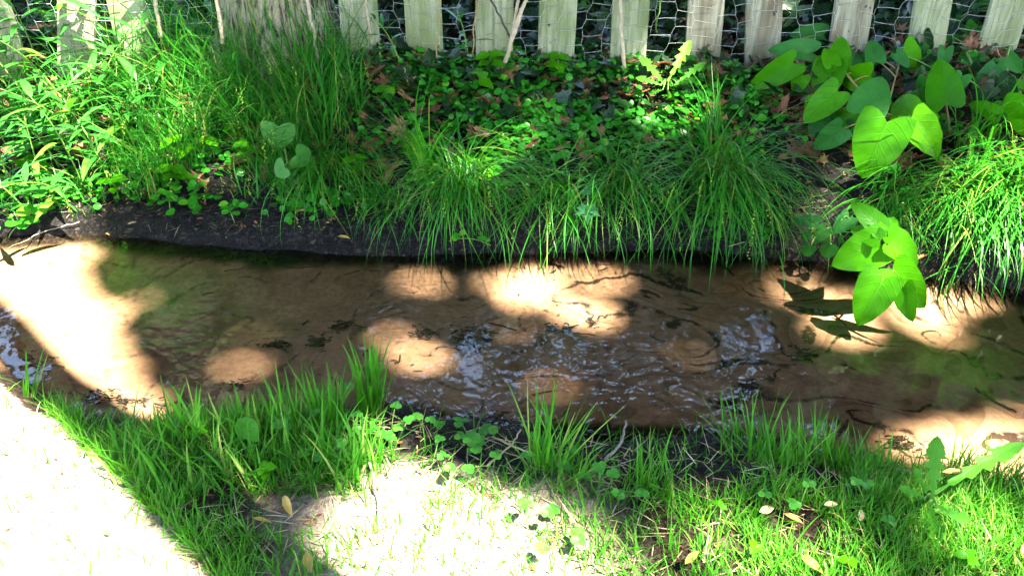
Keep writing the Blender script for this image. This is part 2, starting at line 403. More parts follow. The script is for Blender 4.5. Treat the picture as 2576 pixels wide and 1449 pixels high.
# ------------------------------------------------------------------ ground and water
def axis(lo, hi, step, ext, n=26):
    a = np.arange(lo, hi+step/2, step)
    g = np.geomspace(step*2, ext, n)
    return np.concatenate([lo-g[::-1], a, hi+g])
gx = axis(-2.2, 2.2, .009, 80); gy = axis(.5, 2.8, .009, 80)
X, Y = np.meshgrid(gx, gy)
Z = H(X, Y)
nx, ny = len(gx), len(gy)
i = np.arange(ny-1)[:, None]*nx+np.arange(nx-1)[None]
Fg = np.stack([i, i+1, i+nx+1, i+nx], -1).reshape(-1, 4)
w = .05*fbm(X, Y, 9)
df = Y-yF(X)+w; dn = yN(X)-Y+w
sand = np.clip(-np.maximum(df+.03, dn)/.03, 0, 1)
left = np.clip((X+.55)/.5, 0, 1)
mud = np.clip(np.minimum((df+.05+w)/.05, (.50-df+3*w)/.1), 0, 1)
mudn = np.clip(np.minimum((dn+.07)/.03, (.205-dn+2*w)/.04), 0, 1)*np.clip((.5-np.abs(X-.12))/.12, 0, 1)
sand = sand*(1-.92*mudn)
sand = sand*(1-np.clip((df+.07+w)/.05, 0, 1)*np.clip(1-np.abs(X+.15)/1.6, 0, 1)*.85)
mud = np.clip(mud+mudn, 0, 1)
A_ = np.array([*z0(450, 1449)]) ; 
nA = X*.68+Y*.73                                          # across the diagonal sun edge at lower left
pale = np.clip((.29-nA+.6*w)/.06, 0, 1)*(dn > .06)  # sandy soil paled up to the sun edge, standing in for blown-out sunlight
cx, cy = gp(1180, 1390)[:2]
pale = np.maximum(pale, np.clip(1.25-np.hypot((X-cx+.03)/.25, (Y-cy)/.25)+3*w, 0, 1)*(dn > .04))  # sandy soil paled again inside the sunlit patch, for its glare
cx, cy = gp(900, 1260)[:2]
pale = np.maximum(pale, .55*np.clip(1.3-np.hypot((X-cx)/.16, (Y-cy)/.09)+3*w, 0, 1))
silt = np.clip((X+.25)/.5, .35, 1)
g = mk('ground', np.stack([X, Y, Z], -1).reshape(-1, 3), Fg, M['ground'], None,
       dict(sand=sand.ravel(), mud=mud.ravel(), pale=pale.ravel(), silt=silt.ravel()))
tag(g, kind='structure')
wx = np.linspace(-25, 25, 60); wy = np.linspace(.3, 2.55, 8)
WX, WY = np.meshgrid(wx, wy); i = np.arange(7)[:, None]*60+np.arange(59)[None]
wt = mk('water', np.stack([WX, WY, 0*WX], -1).reshape(-1, 3), np.stack([i, i+1, i+61, i+60], -1).reshape(-1, 4), M['water'])
tag(wt, kind='structure')

# ------------------------------------------------------------------ picket fence with netting
FY, FZ = 2.56, .34
fence = empty('picket_fence', (0, FY, FZ), 'weathered pale wooden picket fence with hexagonal wire netting along the top of the bank', 'fence')
def board(name, x, zb, h, wd, th, lean, mat, lean_y=0., roll=0.):
    nz = 9; acc = Acc()
    z = np.linspace(0, h, nz)
    ring = np.array([[-.5, -.42], [-.42, -.5], [.42, -.5], [.5, -.42], [.5, .5], [-.5, .5]])
    V = []
    for k, zz in enumerate(z):
        s = np.ones(2)
        if k == nz-1: s = np.array([.5, 1.])                  # clipped dog-ear top
        jj = (R.random((6, 2))-.5)*.02
        r = (ring*s+jj)*np.array([wd, th])
        V.append(np.column_stack([x+r[:, 0]+lean*zz, np.full(6, FY)+r[:, 1]+lean_y*zz+roll*r[:, 0], np.full(6, zb+zz)]))
    V = np.concatenate(V); q = np.arange(nz-1)[:, None]*6; j = np.arange(6)[None]; j2 = (j+1) % 6
    Fq = np.stack([q+j, q+j2, q+6+j2, q+6+j], -1).reshape(-1, 4)
    acc.add(V, [Fq, np.arange(6)[None, ::-1], (np.arange(6)+(nz-1)*6)[None]])
    b = acc.build(name, mat, fence, smooth=False)
    b.data.vertices.foreach_set('co', (np.array([v.co[:] for v in b.data.vertices])-np.array([x, 0, zb-FZ])).ravel())
    b.location = (x, 0, zb-FZ); return b
PX = [(20, 110), (197, 120), (345, 115), (912, 120), (1070, 130), (1243, 140), (1398, 180), (1580, 160), (1765, 120), (1915, 160), (2125, 120), (2320, 120), (2500, 120), (2690, 120), (2860, 120), (-150, 120), (-330, 120)]
LEAN = {197: .28, 2320: -.10, 2125: -.06, 1915: -.12, 1765: -.05, 912: .02, 345: .03}
for px, pyb in PX:
    x = (px-1288)/784
    zb = float(H(x, FY))-.05+(.0 if pyb > 150 else .02)
    b = board('picket', x-LEAN.get(px, 0)*.1, zb, .80+R.uniform(-.015, .015), .112+R.uniform(-.004, .006), .018, LEAN.get(px, R.uniform(-.015, .015)), M['woodpatch'] if px in (197, 1765, 2125, 1915) else M['wood'], roll=R.uniform(-.05, .05))
    if px == 197: b['label'] = 'leaning picket bleached bare and lit by the sun'
    if px == 2125: b['label'] = 'peeling picket with brown rot stains'
for zc in (FZ+.20, FZ+.62):
    acc = Acc(); y0, y1 = FY+.0125, FY+.05
    xs = np.linspace(-2.4, 2.4, 9)
    V = np.concatenate([[[x, y0, zc-.035], [x, y1, zc-.035], [x, y1, zc+.035], [x, y0, zc+.035]] for x in xs])
    q = np.arange(8)[:, None]*4; j = np.arange(4)[None]; j2 = (j+1) % 4
    acc.add(V, [np.stack([q+j, q+j2, q+4+j2, q+4+j], -1).reshape(-1, 4), np.array([[3, 2, 1, 0], [32, 33, 34, 35]])])
    if zc > FZ+.5: acc.build('rail', M['bark2'], fence, smooth=False)
# hexagonal netting: pieces of wire, long side level
acc = Acc()
pw, ph = .0655, .047
def wob(x, z): return np.array([x+.016*math.sin(z*23+x*5)+.008*math.sin(x*31), FY-.0155-.006*math.sin(x*9+z*7)**2, z+.014*math.sin(x*7.3)+.006*math.sin(x*23+z*17)])
segs = []
for c in range(-34, 35):
    for r_ in range(-2, 15):
        x = c*pw; z = FZ-.05+(r_+.5*(c & 1))*ph
        a = (x-.030, z); b = (x+.030, z)           # vertices of the level twist
        nx1 = (x+pw-.030, z+.5*ph); nx2 = (x+pw-.030, z-.5*ph)
        segs.append((a, b, .0009)); segs.append((b, nx1, .0006)); segs.append((b, nx2, .0006))
R2 = np.random.default_rng(3)
for a, b, r_ in segs:
    if a[1] < FZ-.03 and R2.random() < .5: continue
    tube(acc, [wob(*a), (wob(*a)+wob(*b))/2+R2.normal(0, .0012, 3), wob(*b)], r_, 3, cap=False)
acc.build('wire_netting', M['wire'], fence)

# ------------------------------------------------------------------ trees
def trunk_pts(base, top, r0, r1, flare=1.6, n=14, wob=.02):
    t = np.linspace(0, 1, n)[:, None]
    P = np.asarray(base)*(1-t)+np.asarray(top)*t
    P[1:-1, :2] += R.normal(0, wob, (n-2, 2))
    h = np.linalg.norm(P-P[0], axis=1)
    r = r0+(r1-r0)*t[:, 0]+r0*(flare-1)*np.exp(-h/.16)
    return P, r
def crown_leaves(acc, C, N, size, mat_tpl):
    D = norm(R.normal(0, 1, (N, 3))*[1, 1, .6]+[0, 0, -.25]); Nn = norm(R.normal(0, .6, (N, 3))+[0, 0, 1])
    place(acc, mat_tpl, C, D, Nn, size*R.uniform(.75, 1.25, N))
tpl_canopy = leaf_grid(lambda v: .42*np.sin(PI*np.clip(v, 0, 1)**.8)**.8, 3, 4, 0, .2, .1)
def blob(C, rad, N, clumps=26, tight=.32):
    K = norm(R.normal(0, 1, (clumps, 3)))*(R.random((clumps, 1))**.45)*np.asarray(rad)
    k = R.integers(0, clumps, N)
    return np.asarray(C)+K[k]+R.normal(0, 1, (N, 3))*np.asarray(rad)*tight*.55, np.asarray(C)+K
def tree(name, base, h, r0, r1, crownC, crownR, N, size, label, mats=('bark2', 'canopy'), limbs=6, flare=1.5, cat='tree', group=None, sides=14, size2=None):
    root = empty(name, base, label, cat, group)
    P, r = trunk_pts(base-np.array([0, 0, .1]), np.array([crownC[0], crownC[1], crownC[2]]), r0, r1, flare, 22, .015)
    a = Acc(); tube(a, P, r, sides, .10); a.build('trunk', M[mats[0]], root)
    C, K = blob(crownC, crownR, N)
    for k in range(limbs):
        s = P[int(len(P)*(.62+.3*k/limbs))]; e = K[k]
        la = Acc(); tube(la, bez(s, (s+e)/2+[0, 0, .3], e, 8), np.linspace(r1*.7, r1*.2, 8), 6); la.build('limb', M[mats[0]], root)
    ca = Acc(); crown_leaves(ca, C, N, size, tpl_canopy); ca.build('crown', M[mats[1]], root)
    return root
# the tree at the fence
tx, ty = (690-1288)/784, 2.66
def big_trunk():
    base = np.array([tx, ty, float(H(tx, ty))])
    root = empty('tree', base, 'thick grey tree trunk with furrowed bark standing at the fence behind tall grass', 'tree')
    n, s = 40, 48
    z = np.concatenate([np.linspace(-.12, 1.2, 30), np.linspace(1.35, 4.8, 10)])
    a = np.linspace(0, 2*PI, s, endpoint=False)
    Zz, Aa = np.meshgrid(z, a, indexing='ij')
    r = .163-.012*Zz+.10*np.exp(-np.maximum(Zz, 0)/.10)*(.6+.4*np.cos(Aa*5+1))+.006*np.sin(Aa*17+Zz*9)+.016*fbm(Aa*4, Zz*3, 2)
    V = np.stack([base[0]+r*np.cos(Aa)+.015*np.sin(Zz*2), base[1]+r*np.sin(Aa), base[2]+Zz], -1).reshape(-1, 3)
    q = np.arange(n-1)[:, None]*s; j = np.arange(s)[None]; j2 = (j+1) % s
    mk('trunk', V, np.stack([q+j, q+j2, q+s+j2, q+s+j], -1).reshape(-1, 4), M['bark'], root)
    cc = base+np.array([-.3, .9, 6.2])
    C, K = blob(cc, (1.7, 1.5, 1.4), 2600)
    for k in range(6):
        st = base+np.array([0, 0, 4.2+.1*k]); la = Acc(); tube(la, bez(st, (st+K[k])/2+[0, 0, .4], K[k], 8), np.linspace(.06, .015, 8), 6); la.build('limb', M['bark'], root)
    ca = Acc(); crown_leaves(ca, C, 2600, .20, tpl_canopy); ca.build('crown', M['canopy'], root)
big_trunk()

# shapes that the sun reaches through the gaps of the crown (picture coordinates of the places it lights)
def ell(cx, cy, rx, ry, rot=0., n=12):
    a = np.linspace(0, 2*PI, n, endpoint=False); c, s = math.cos(rot), math.sin(rot)
    return [(cx+rx*math.cos(t)*c-ry*math.sin(t)*s, cy+rx*math.cos(t)*s+ry*math.sin(t)*c) for t in a]
LIT = []                                          # (polygon, how far above the ground as a fraction of the way)
MARG = []
def lit(pts, f=1.0, m=.018): LIT.append((pts, f)); MARG.append(m)
# left corner and the band over the stream
lit([(-700, 640), (0, 628), (90, 590), (195, 588), (205, 640), (140, 700), (222, 745), (262, 800), (240, 850), (285, 930), (345, 1012), (330, 1075), (900, 1850), (-900, 1850)], m=.05)
lit([(790, 1315), (900, 1275), (985, 1235), (940, 1120), (930, 1080), (965, 1070), (1010, 1110), (1040, 1165), (1150, 1185), (1230, 1240), (1330, 1280), (1410, 1310), (1480, 1385), (1530, 1500), (1000, 1560), (830, 1440)], m=.03)
for e in [(1075, 702, 46, 36), (850, 625, 48, 22), (625, 678, 30, 18), (615, 716, 30, 15), (815, 690, 25, 18), (975, 832, 42, 32), (1065, 903, 78, 42),
          (1320, 725, 80, 50, .3), (1410, 690, 70, 25, .3), (1510, 715, 62, 40), (1440, 775, 85, 32, .35), (1500, 810, 50, 35), (1340, 838, 60, 24), (1260, 885, 22, 26), (1255, 925, 18, 22),
          (1530, 965, 26, 42, -.5), (1570, 985, 26, 15), (1610, 672, 42, 22), (1890, 690, 40, 32)]:
    lit(ell(*e), 1., -.022 if e[0] < 830 or e[0] > 1600 else (.004 if e[0] > 1180 else -.004))
lit([(2080, 690), (2360, 675), (2450, 735), (2430, 790), (2510, 880), (2490, 905), (2400, 900), (2290, 840), (2210, 790), (2120, 740)], 1., -.055)
lit([(2150, 1150), (2180, 1120), (2310, 1070), (2450, 1030), (2800, 960), (2800, 1250), (2500, 1240), (2300, 1200)], 1., -.05)
lit(ell(1990, 955, 40, 14, .4)); lit(ell(2080, 1010, 30, 14, .4))
# upper bank
for e in [(60, 440, 70, 50), (110, 330, 80, 60), (250, 330, 70, 40), (40, 240, 40, 40), (290, 180, 34, 28), (150, 210, 30, 25), (210, 110, 34, 60), (330, 260, 30, 30), (180, 400, 60, 30), (70, 360, 60, 40), (160, 290, 50, 30), (260, 250, 40, 30), (420, 250, 40, 35), (470, 190, 30, 25),
          (120, 500, 60, 30), (230, 440, 50, 30), (430, 360, 30, 25), (20, 60, 90, 70), (500, 300, 28, 22), (60, 150, 40, 30), (365, 420, 24, 18), (340, 130, 26, 22), (520, 400, 20, 16),
          (1195, 425, 44, 34), (1140, 465, 26, 20), (1320, 345, 22, 18), (1365, 260, 20, 14), (1640, 190, 44, 50), (1720, 110, 34, 24), (1690, 290, 46, 24), (1620, 240, 34, 20), (1590, 250, 20, 15), (1330, 345, 26, 16), (1050, 440, 18, 14), (1270, 540, 22, 16), (1390, 500, 26, 20), (1760, 250, 20, 14), (580, 390, 18, 14), (800, 400, 20, 14)]:
    lit(ell(*e), .97, .055 if e[0] < 450 else .03)
for e in [(1965, 30, 20, 30), (1745, 40, 20, 26), (1590, 20, 16, 22), (1920, 60, 10, 25), (1400, 60, 18, 12)]: lit(ell(*e), .99, .035)
# big heart leaves and the grass at the right
for e in [(2010, 130, 30, 18), (2090, 140, 24, 20), (2140, 180, 30, 14), (2080, 245, 24, 20), (1930, 180, 24, 14), (2200, 350, 36, 40), (2320, 330, 30, 24), (2300, 285, 40, 16), (2370, 235, 20, 16), (2555, 310, 30, 44), (2480, 270, 20, 12),
          (2190, 540, 50, 44), (2170, 620, 66, 40), (2290, 610, 50, 50), (2290, 700, 50, 50), (2200, 745, 60, 50), (2270, 760, 30, 40), (2350, 300, 20, 20)]:
    lit(ell(*e), .90, .01)
for e in [(2490, 470, 70, 44), (2550, 540, 70, 60), (2460, 560, 50, 60), (2420, 500, 30, 26), (2530, 630, 50, 40), (2400, 620, 24, 30), (2570, 420, 50, 50), (2370, 520, 22, 18), (2340, 590, 18, 20), (2190, 395, 18, 10), (2110, 520, 14, 20)]: lit(ell(*e), .96, .06)
# dappled lawn at the lower right
for k in range(70):
    px = R.uniform(1690, 2620); py = R.uniform(1255, 1480)+30*math.sin(px*.01)
    if 2130 < px < 2320 and py < 1360: continue
    if py < 1330 and 1850 < px < 2050: continue
    lit(ell(px, py, R.uniform(8, 34), R.uniform(6, 20), R.uniform(0, 3)), .985, .03)
def toQ(P): P = np.asarray(P); return P[:2]-SUN[:2]*(P[2]/SUN[2])
QP = []
for pts, f in LIT:
    QP.append(np.array([toQ(pf(px, py, f) if (-100 < px < 2700 and py < 1600) else np.array([*z0(px, py), 0])) for px, py in pts]))
def near_poly(Q, poly, m):
    lo = poly.min(0)-m; hi = poly.max(0)+m
    idx = np.nonzero(((Q > lo) & (Q < hi)).all(1))[0]
    out = np.zeros(len(Q), bool)
    if not len(idx): return out
    q = Q[idx]; a = poly; b = np.roll(poly, -1, 0)
    ins = np.zeros(len(q), bool); dmin = np.full(len(q), 9.)
    for (x1, y1), (x2, y2) in zip(a, b):
        c = ((y1 > q[:, 1]) != (y2 > q[:, 1])) & (q[:, 0] < (x2-x1)*(q[:, 1]-y1)/(y2-y1+1e-12)+x1)
        ins ^= c
        e = np.array([x2-x1, y2-y1]); t = np.clip(((q-[x1, y1])@e)/(e@e+1e-12), 0, 1)
        dmin = np.minimum(dmin, np.linalg.norm(q-[x1, y1]-t[:, None]*e, axis=1))
    out[idx] = ins | (dmin < m)
    return out
def in_lit2(Q):
    o = np.zeros(len(Q), bool)
    for p, mm in zip(QP, MARG): o |= near_poly(Q, p if mm > 0 else p.mean(0)+(p-p.mean(0))*max(.3, 1+mm/np.sqrt(((p-p.mean(0))**2).sum(1).mean())), max(mm, .0))
    return o
def in_lit(Q, m):
    o = np.zeros(len(Q), bool)
    for p in QP: o |= near_poly(Q, p, m)
    return o
def shade_tree():
    zc = 12.
    off = SUN[:2]/SUN[2]*zc
    base = np.array([4.6, -6.6, .1])
    root = empty('shade_tree', base, 'tall spreading leafy tree behind the viewer whose gappy crown throws dappled shade', 'tree')
    top = np.array([off[0]-.2, off[1]+1.6, zc])
    P, r = trunk_pts(base-[0, 0, .1], np.array([4.7, -5.8, 10.6]), .28, .14, 1.7, 24, .02)
    a = Acc(); tube(a, P, r, 18, .08); a.build('trunk', M['bark2'], root)
    N = 140000
    Q = np.column_stack([R.uniform(-7.5, 6.5, N), R.uniform(-4.5, 8.5, N)])
    z = zc+R.uniform(-.75, .75, N)
    keep = ~in_lit2(Q)  # crown gaps shaped so the sun lands on the lit shapes
    Q = Q[keep]; z = z[keep]
    C = np.column_stack([Q+SUN[:2]/SUN[2]*z[:, None], z])
    # limbs reach out through the shaded parts only
    Qs = Q[R.permutation(len(Q))]; nl = 0
    for q in Qs:
        e = np.array([*(q+SUN[:2]/SUN[2]*(zc-.3)), zc-.3]); s = P[int(R.uniform(.55, .95)*len(P))]
        pts = bez(s, (s*.4+e*.6)+[0, 0, .3], e, 14)
        qq = np.array([toQ(p) for p in pts])
        if in_lit(qq, .05).any(): continue
        la = Acc(); tube(la, pts, np.linspace(.06, .015, 14), 6); la.build('limb', M['bark2'], root)
        nl += 1
        if nl > 9: break
    ca = Acc(); D = R.normal(0, 1, (len(C), 3)); D = norm(D-.85*(D@SUN)[:, None]*SUN); Nn = norm(R.normal(0, .35, (len(C), 3))+SUN)
    t0 = leaf_grid(lambda v: .42*np.sin(PI*np.clip(v, 0, 1)**.8)**.8, 3, 3, 0, .2, .1); V = t0[0].copy(); V[:, 0] -= .5
    place(ca, (V, *t0[1:]), C, D, Nn, .135*R.uniform(.8, 1.2, len(C)))
    N = 75000  # outer crown leaves added to block skylight and deepen the shade
    Q = np.column_stack([R.uniform(-13, 12, N), R.uniform(-9, 17, N)])
    Q = Q[~((Q[:, 0] > -7.5) & (Q[:, 0] < 6.5) & (Q[:, 1] > -4.5) & (Q[:, 1] < 8.5))]
    Q = Q[~in_lit(Q, .1)]; z = zc+R.uniform(-1., 1., len(Q))
    C = np.column_stack([Q+SUN[:2]/SUN[2]*z[:, None], z]); N = len(C)
    place(ca, (V, *t0[1:]), C, norm(R.normal(0, 1, (N, 3))*[1, 1, .5]), norm(R.normal(0, .35, (N, 3))+[0, 0, 1]), .30*R.uniform(.8, 1.2, N))
    ca.build('crown', M['canopy'], root)
shade_tree()
# slim straight tree whose stem shadow crosses the left of the stream
sx, sy = .32*.68+.73*.9, .32*.73-.68*.9
tree('young_tree', np.array([sx, sy, float(H(sx, sy))]), 9, .076, .060, np.array([sx, sy, 9.4]), (.9, .9, .9), 900, .17,
     'slim straight young tree behind the viewer throwing a narrow shadow over the stream', limbs=4, flare=1.25)
# trees beyond the fence: seen as reflections and dark background
for k, (x, y, h, cr, lab) in enumerate([
    (-4.6, 8.5, 5.2, (2.3, 1.6, 2.6), 'broad dark leafy tree far beyond the trunk by the fence'),
    (-3.3, 9.5, 6.0, (1.2, 1.3, 2.6), 'leafy tree beyond the fence just behind the thick grey trunk'),
    (.12, 11., 4.2, (.35, .6, 2.0), 'narrow leafy tree beyond the middle pickets'),
    (4.7, 9., 5.4, (1.4, 1.5, 3.0), 'leafy tree beyond the pickets behind the heart leaved plant'),
    (1.6, 10.5, 8.6, (2.6, 1.4, 1.2), 'unseen tree added beyond the middle pickets, its high wide crown darkening the reflection'),  # high crown added to darken the sky mirrored near the bank
    (6.0, 8.5, 5.4, (2.2, 1.6, 2.8), 'broad dark leafy tree past the end of the pickets')]):
    tree('background_tree', np.array([x, y, float(H(x, y))]), h, .14, .06, np.array([x, y, h]), cr, 2600, .26, lab, group='trees beyond the fence')

for x, y, h, cr, lab in [(-6.5, 1.2, 3.4, (1.8, 2.0, 2.6), 'unseen leafy tree added past the left end of the stream view to block low sky'), (6.6, 1.0, 3.4, (1.8, 2.0, 2.6), 'unseen leafy tree added past the right end of the stream view to block low sky'),
                        (-3.6, -6.2, 3.6, (2.4, 1.6, 2.8), 'unseen leafy tree added far behind the viewer to the left to block low sky'), (.4, -7.5, 3.8, (2.2, 1.6, 3.0), 'unseen leafy tree added straight behind the viewer to block low sky')]:
    tree('background_tree', np.array([x, y, float(H(x, y))]), h, .14, .06, np.array([x, y, h]), cr, 2600, .28, lab, group='unseen trees added around the stream to block low sky')  # trees added out of view to hold back low skylight

# ------------------------------------------------------------------ region helpers
def region(pts): return np.array([gp(*p)[:2] for p in pts])
def inpoly(q, poly): return near_poly(q, poly, 0.)
def scatter(N, x0, x1, y0, y1):
    return np.column_stack([R.uniform(x0, x1, N), R.uniform(y0, y1, N)])
def on(q, dz=0.): return np.column_stack([q, H(q[:, 0], q[:, 1])+dz])

# shrubs and ivy behind the fence; far bushes are added to block low skylight
def shrub(x, y, r, N, label):
    z = float(H(x, y)); root = empty('shrub', (x, y, z), label, 'shrub', 'dark shrubs behind the fence')
    C, K = blob((x, y, z+r[2]*.9), r, N, 18, .45)
    C = C[C[:, 2] > H(C[:, 0], C[:, 1])+.01]
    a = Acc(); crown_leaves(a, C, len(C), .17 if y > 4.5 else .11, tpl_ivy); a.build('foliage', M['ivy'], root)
    s = Acc()
    for k in range(6): tube(s, bez((x, y, z-.03), (x+R.normal(0, .05), y, z+r[2]*.5), K[k], 6), np.linspace(.012, .004, 6), 5)
    s.build('stem', M['bark2'], root)
tpl_ivy = leaf_grid(lambda v: (.46*np.sqrt(np.clip(1-v, 0, 1))*(1-.30*np.sin(v*PI*3)**2)), 5, 7, .18, .15, .15)
for x, y, r, N, lab in [(-3.2, 5.0, (.9, .5, .42), 2200, 'unseen dark bush added far behind the left end of the fence to block low skylight'), (-1.7, 5.1, (.9, .5, .40), 2200, 'unseen dark bush added far behind the thick trunk to block low skylight'), (-.2, 5.1, (.9, .5, .38), 2200, 'unseen dark bush added far behind the dry stems to block low skylight'), (1.3, 5.1, (.9, .5, .40), 2200, 'unseen dark bush added far behind the middle pickets to block low skylight'), (2.8, 5.0, (.9, .5, .42), 2200, 'unseen dark bush added far behind the peeling picket to block low skylight'),
                       (-2.3, 3.7, (.55, .3, .40), 800, 'dark shrub behind the leaning sunlit picket'), (-1.3, 4.0, (.5, .3, .36), 700, 'dark shrub just behind the thick trunk'), (-.2, 3.9, (.6, .3, .20), 800, 'low dark shrub behind the pickets next to the trunk'),
                       (.75, 4.0, (.55, .3, .22), 800, 'low dark shrub behind the middle pickets'), (1.55, 3.8, (.5, .3, .24), 800, 'dark shrub behind the peeling picket'), (2.4, 3.6, (.6, .35, .5), 1100, 'large dark shrub past the last picket')]:
    shrub(x, y, r, N, lab)
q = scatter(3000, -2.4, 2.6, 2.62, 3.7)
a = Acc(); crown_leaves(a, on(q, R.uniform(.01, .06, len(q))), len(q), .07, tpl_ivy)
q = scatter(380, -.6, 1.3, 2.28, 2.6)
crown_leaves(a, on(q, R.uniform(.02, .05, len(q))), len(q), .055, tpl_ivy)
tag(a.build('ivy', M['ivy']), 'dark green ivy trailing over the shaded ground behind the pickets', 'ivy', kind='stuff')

# leafy bush in the shade at the far right, and big dark leaves
def leafy(name, spots, label, cat, mat, tpl, L, group=None, ground=None):
    """a plant with its leaves at given picture places: (base x, base y, tip x, tip y, width px, f)"""
    bx, by, _ = ground; root = empty(name, gp(bx, by), label, cat, group)
    return root

# ------------------------------------------------------------------ creeping round leaved ground cover
tpl_round = leaf_grid(lambda v: .48*np.sqrt(np.clip(1-(2*v-1)**2, 0.02, 1)), 5, 6, 0, .12, .16)
def creeping():
    a = Acc()
    rich = region([(900, 330), (880, 210), (1000, 130), (1500, 175), (1900, 200), (1960, 330), (1800, 420), (1500, 400), (1300, 420), (1000, 440)])
    leftp = region([(380, 400), (560, 330), (880, 380), (950, 440), (700, 480), (420, 500)])
    lf = region([(0, 200), (500, 130), (480, 470), (200, 500), (0, 540)])
    right = region([(1900, 250), (2500, 300), (2500, 480), (2100, 560), (1900, 420)])
    cl = scatter(2600, -2.2, 2.2, 1.95, 2.75)
    p = np.where(inpoly(cl, rich), 1., 0.06)
    p = np.maximum(p, np.where(inpoly(cl, leftp), .30, 0)); p = np.maximum(p, np.where(inpoly(cl, lf), .30, 0)); p = np.maximum(p, np.where(inpoly(cl, right), .12, 0))
    p *= np.clip((vnoise(cl[:, 0]*7, cl[:, 1]*7)-.18)*3, 0, 1)
    p = np.maximum(p, .07*(cl[:, 0] < -.1))
    p *= (cl[:, 1]-yF(cl[:, 0]) > .10)
    cl = cl[R.random(len(cl)) < p]
    n = 13; c = np.repeat(cl, n, 0)+R.normal(0, .030, (len(cl)*n, 2))
    P = on(c, R.uniform(.006, .045, len(c)))
    az = R.uniform(0, 2*PI, len(c)); D = np.column_stack([np.cos(az), np.sin(az), R.normal(-.1, .3, len(c))])
    Nn = norm(R.normal(0, .38, (len(c), 3))+[0, -.25, 1])
    rn = np.clip(np.repeat(R.random(len(cl)), n)*.7+R.random(len(c))*.35, 0, 1)
    place(a, tpl_round, P, D, Nn, R.uniform(.015, .028, len(c)), 1., rnd=rn)
    tag(a.build('ground_cover', M['creep']), 'mat of small round glossy green leaves creeping over the far bank', 'ground cover', kind='stuff')
creeping()
def sprig(px, py, n, label, spread=.03, L=.03, trail=None):
    P0 = gp(px, py); root = empty('creeping_sprig', P0, label, 'plant', 'small sprigs of round leaves on the mud')
    a = Acc(); s = Acc()
    end = gp(*trail) if trail is not None else P0+[R.normal(0, .05), .06, .03]
    end = end+[0, 0, .02]; pts = bez(P0, (P0+end)/2+[0, 0, .03], end, 8); tube(s, pts, .0014, 5)
    k = R.integers(0, 8, n); P = pts[k]+R.normal(0, spread*.5, (n, 3))*[1, 1, .3]+[0, 0, .012]
    az = R.uniform(0, 2*PI, n)
    place(a, tpl_round, P, np.column_stack([np.cos(az), np.sin(az), np.zeros(n)]), norm(R.normal(0, .35, (n, 3))+[0, -.4, 1]), L*R.uniform(.7, 1.15, n), rnd=R.uniform(.5, 1, n))
    a.build('foliage', M['creep'], root); s.build('stem', M['stem'], root)
sprig(75, 548, 16, 'bright cluster of round leaves lowest at the left edge of the mud', .06, .042, (80, 500))
sprig(20, 605, 8, 'pale sprig of round leaves trailing into the water left of the sunlit band', .05, .034, (70, 585))
sprig(430, 540, 11, 'small sprig of round leaves on the black mud below the lance weeds', .035, .032, (430, 500))
sprig(500, 525, 9, 'upright sprig of round leaves beside the grey stone on the mud', .03, .028, (495, 490))
sprig(590, 560, 8, 'little trailing sprig of round leaves lying on the mud nearest the water', .02, .026, (575, 545))
sprig(1250, 480, 10, 'sprig of round leaves between the sunlit tussock and the bare soil', .03, .03, (1240, 460))
sprig(1235, 620, 7, 'tiny dark sprig at the waterline under the sunlit tussock', .02, .022, (1130, 625))
sprig(1820, 580, 12, 'sprig of round leaves hanging in the dark under the drooping sedge dome', .05, .028, (1800, 545))
sprig(1930, 620, 8, 'yellow green sprig at the water edge under the drooping sedge dome', .025, .024, (1940, 600))

# ------------------------------------------------------------------ leaf litter
half = [(0, 0), (.10, .02), (.30, -.10), (.30, .05), (.52, .16), (.38, .26), (.62, .50), (.37, .45), (.32, .54), (.22, .44), (.24, .68), (.12, .64), (0, 1.0)]
def maple_tpl(curl=.3):
    o = [(y, x) for x, y in half]+[(y, -x) for x, y in half[-2:0:-1]]
    V = np.array([(.35, 0, 0)]+[(x, y, 0) for x, y in o], float)
    V2 = np.array([(.35+(x-.35)*.5, y*.5, 0) for x, y in o]); n = len(o)
    V = np.concatenate([V, V2]); 
    V[:, 2] = curl*(V[:, 1]**2*1.2+.5*(V[:, 0]-.35)**2)+.05*np.sin(V[:, 0]*9+V[:, 1]*7)
    j = np.arange(n); j2 = (j+1) % n
    tri = np.column_stack([np.zeros(n, int), n+1+j, n+1+j2]); qd = np.column_stack([n+1+j, 1+j, 1+j2, n+1+j2])
    lu = np.clip(V[:, 1]*2, -1, 1); return V, [tri, qd], lu, V[:, 0]
tpl_maple = maple_tpl(.35); tpl_flat = maple_tpl(.12)
lance = leaf_grid(lambda v: .085*np.sin(PI*np.clip(v, 0, 1)**.75)**.9, 5, 9, 0, .30, .15)
oval = leaf_grid(lambda v: .30*np.sin(PI*np.clip(v, 0, 1)**.85)**.9, 5, 8, 0, .12, .2)
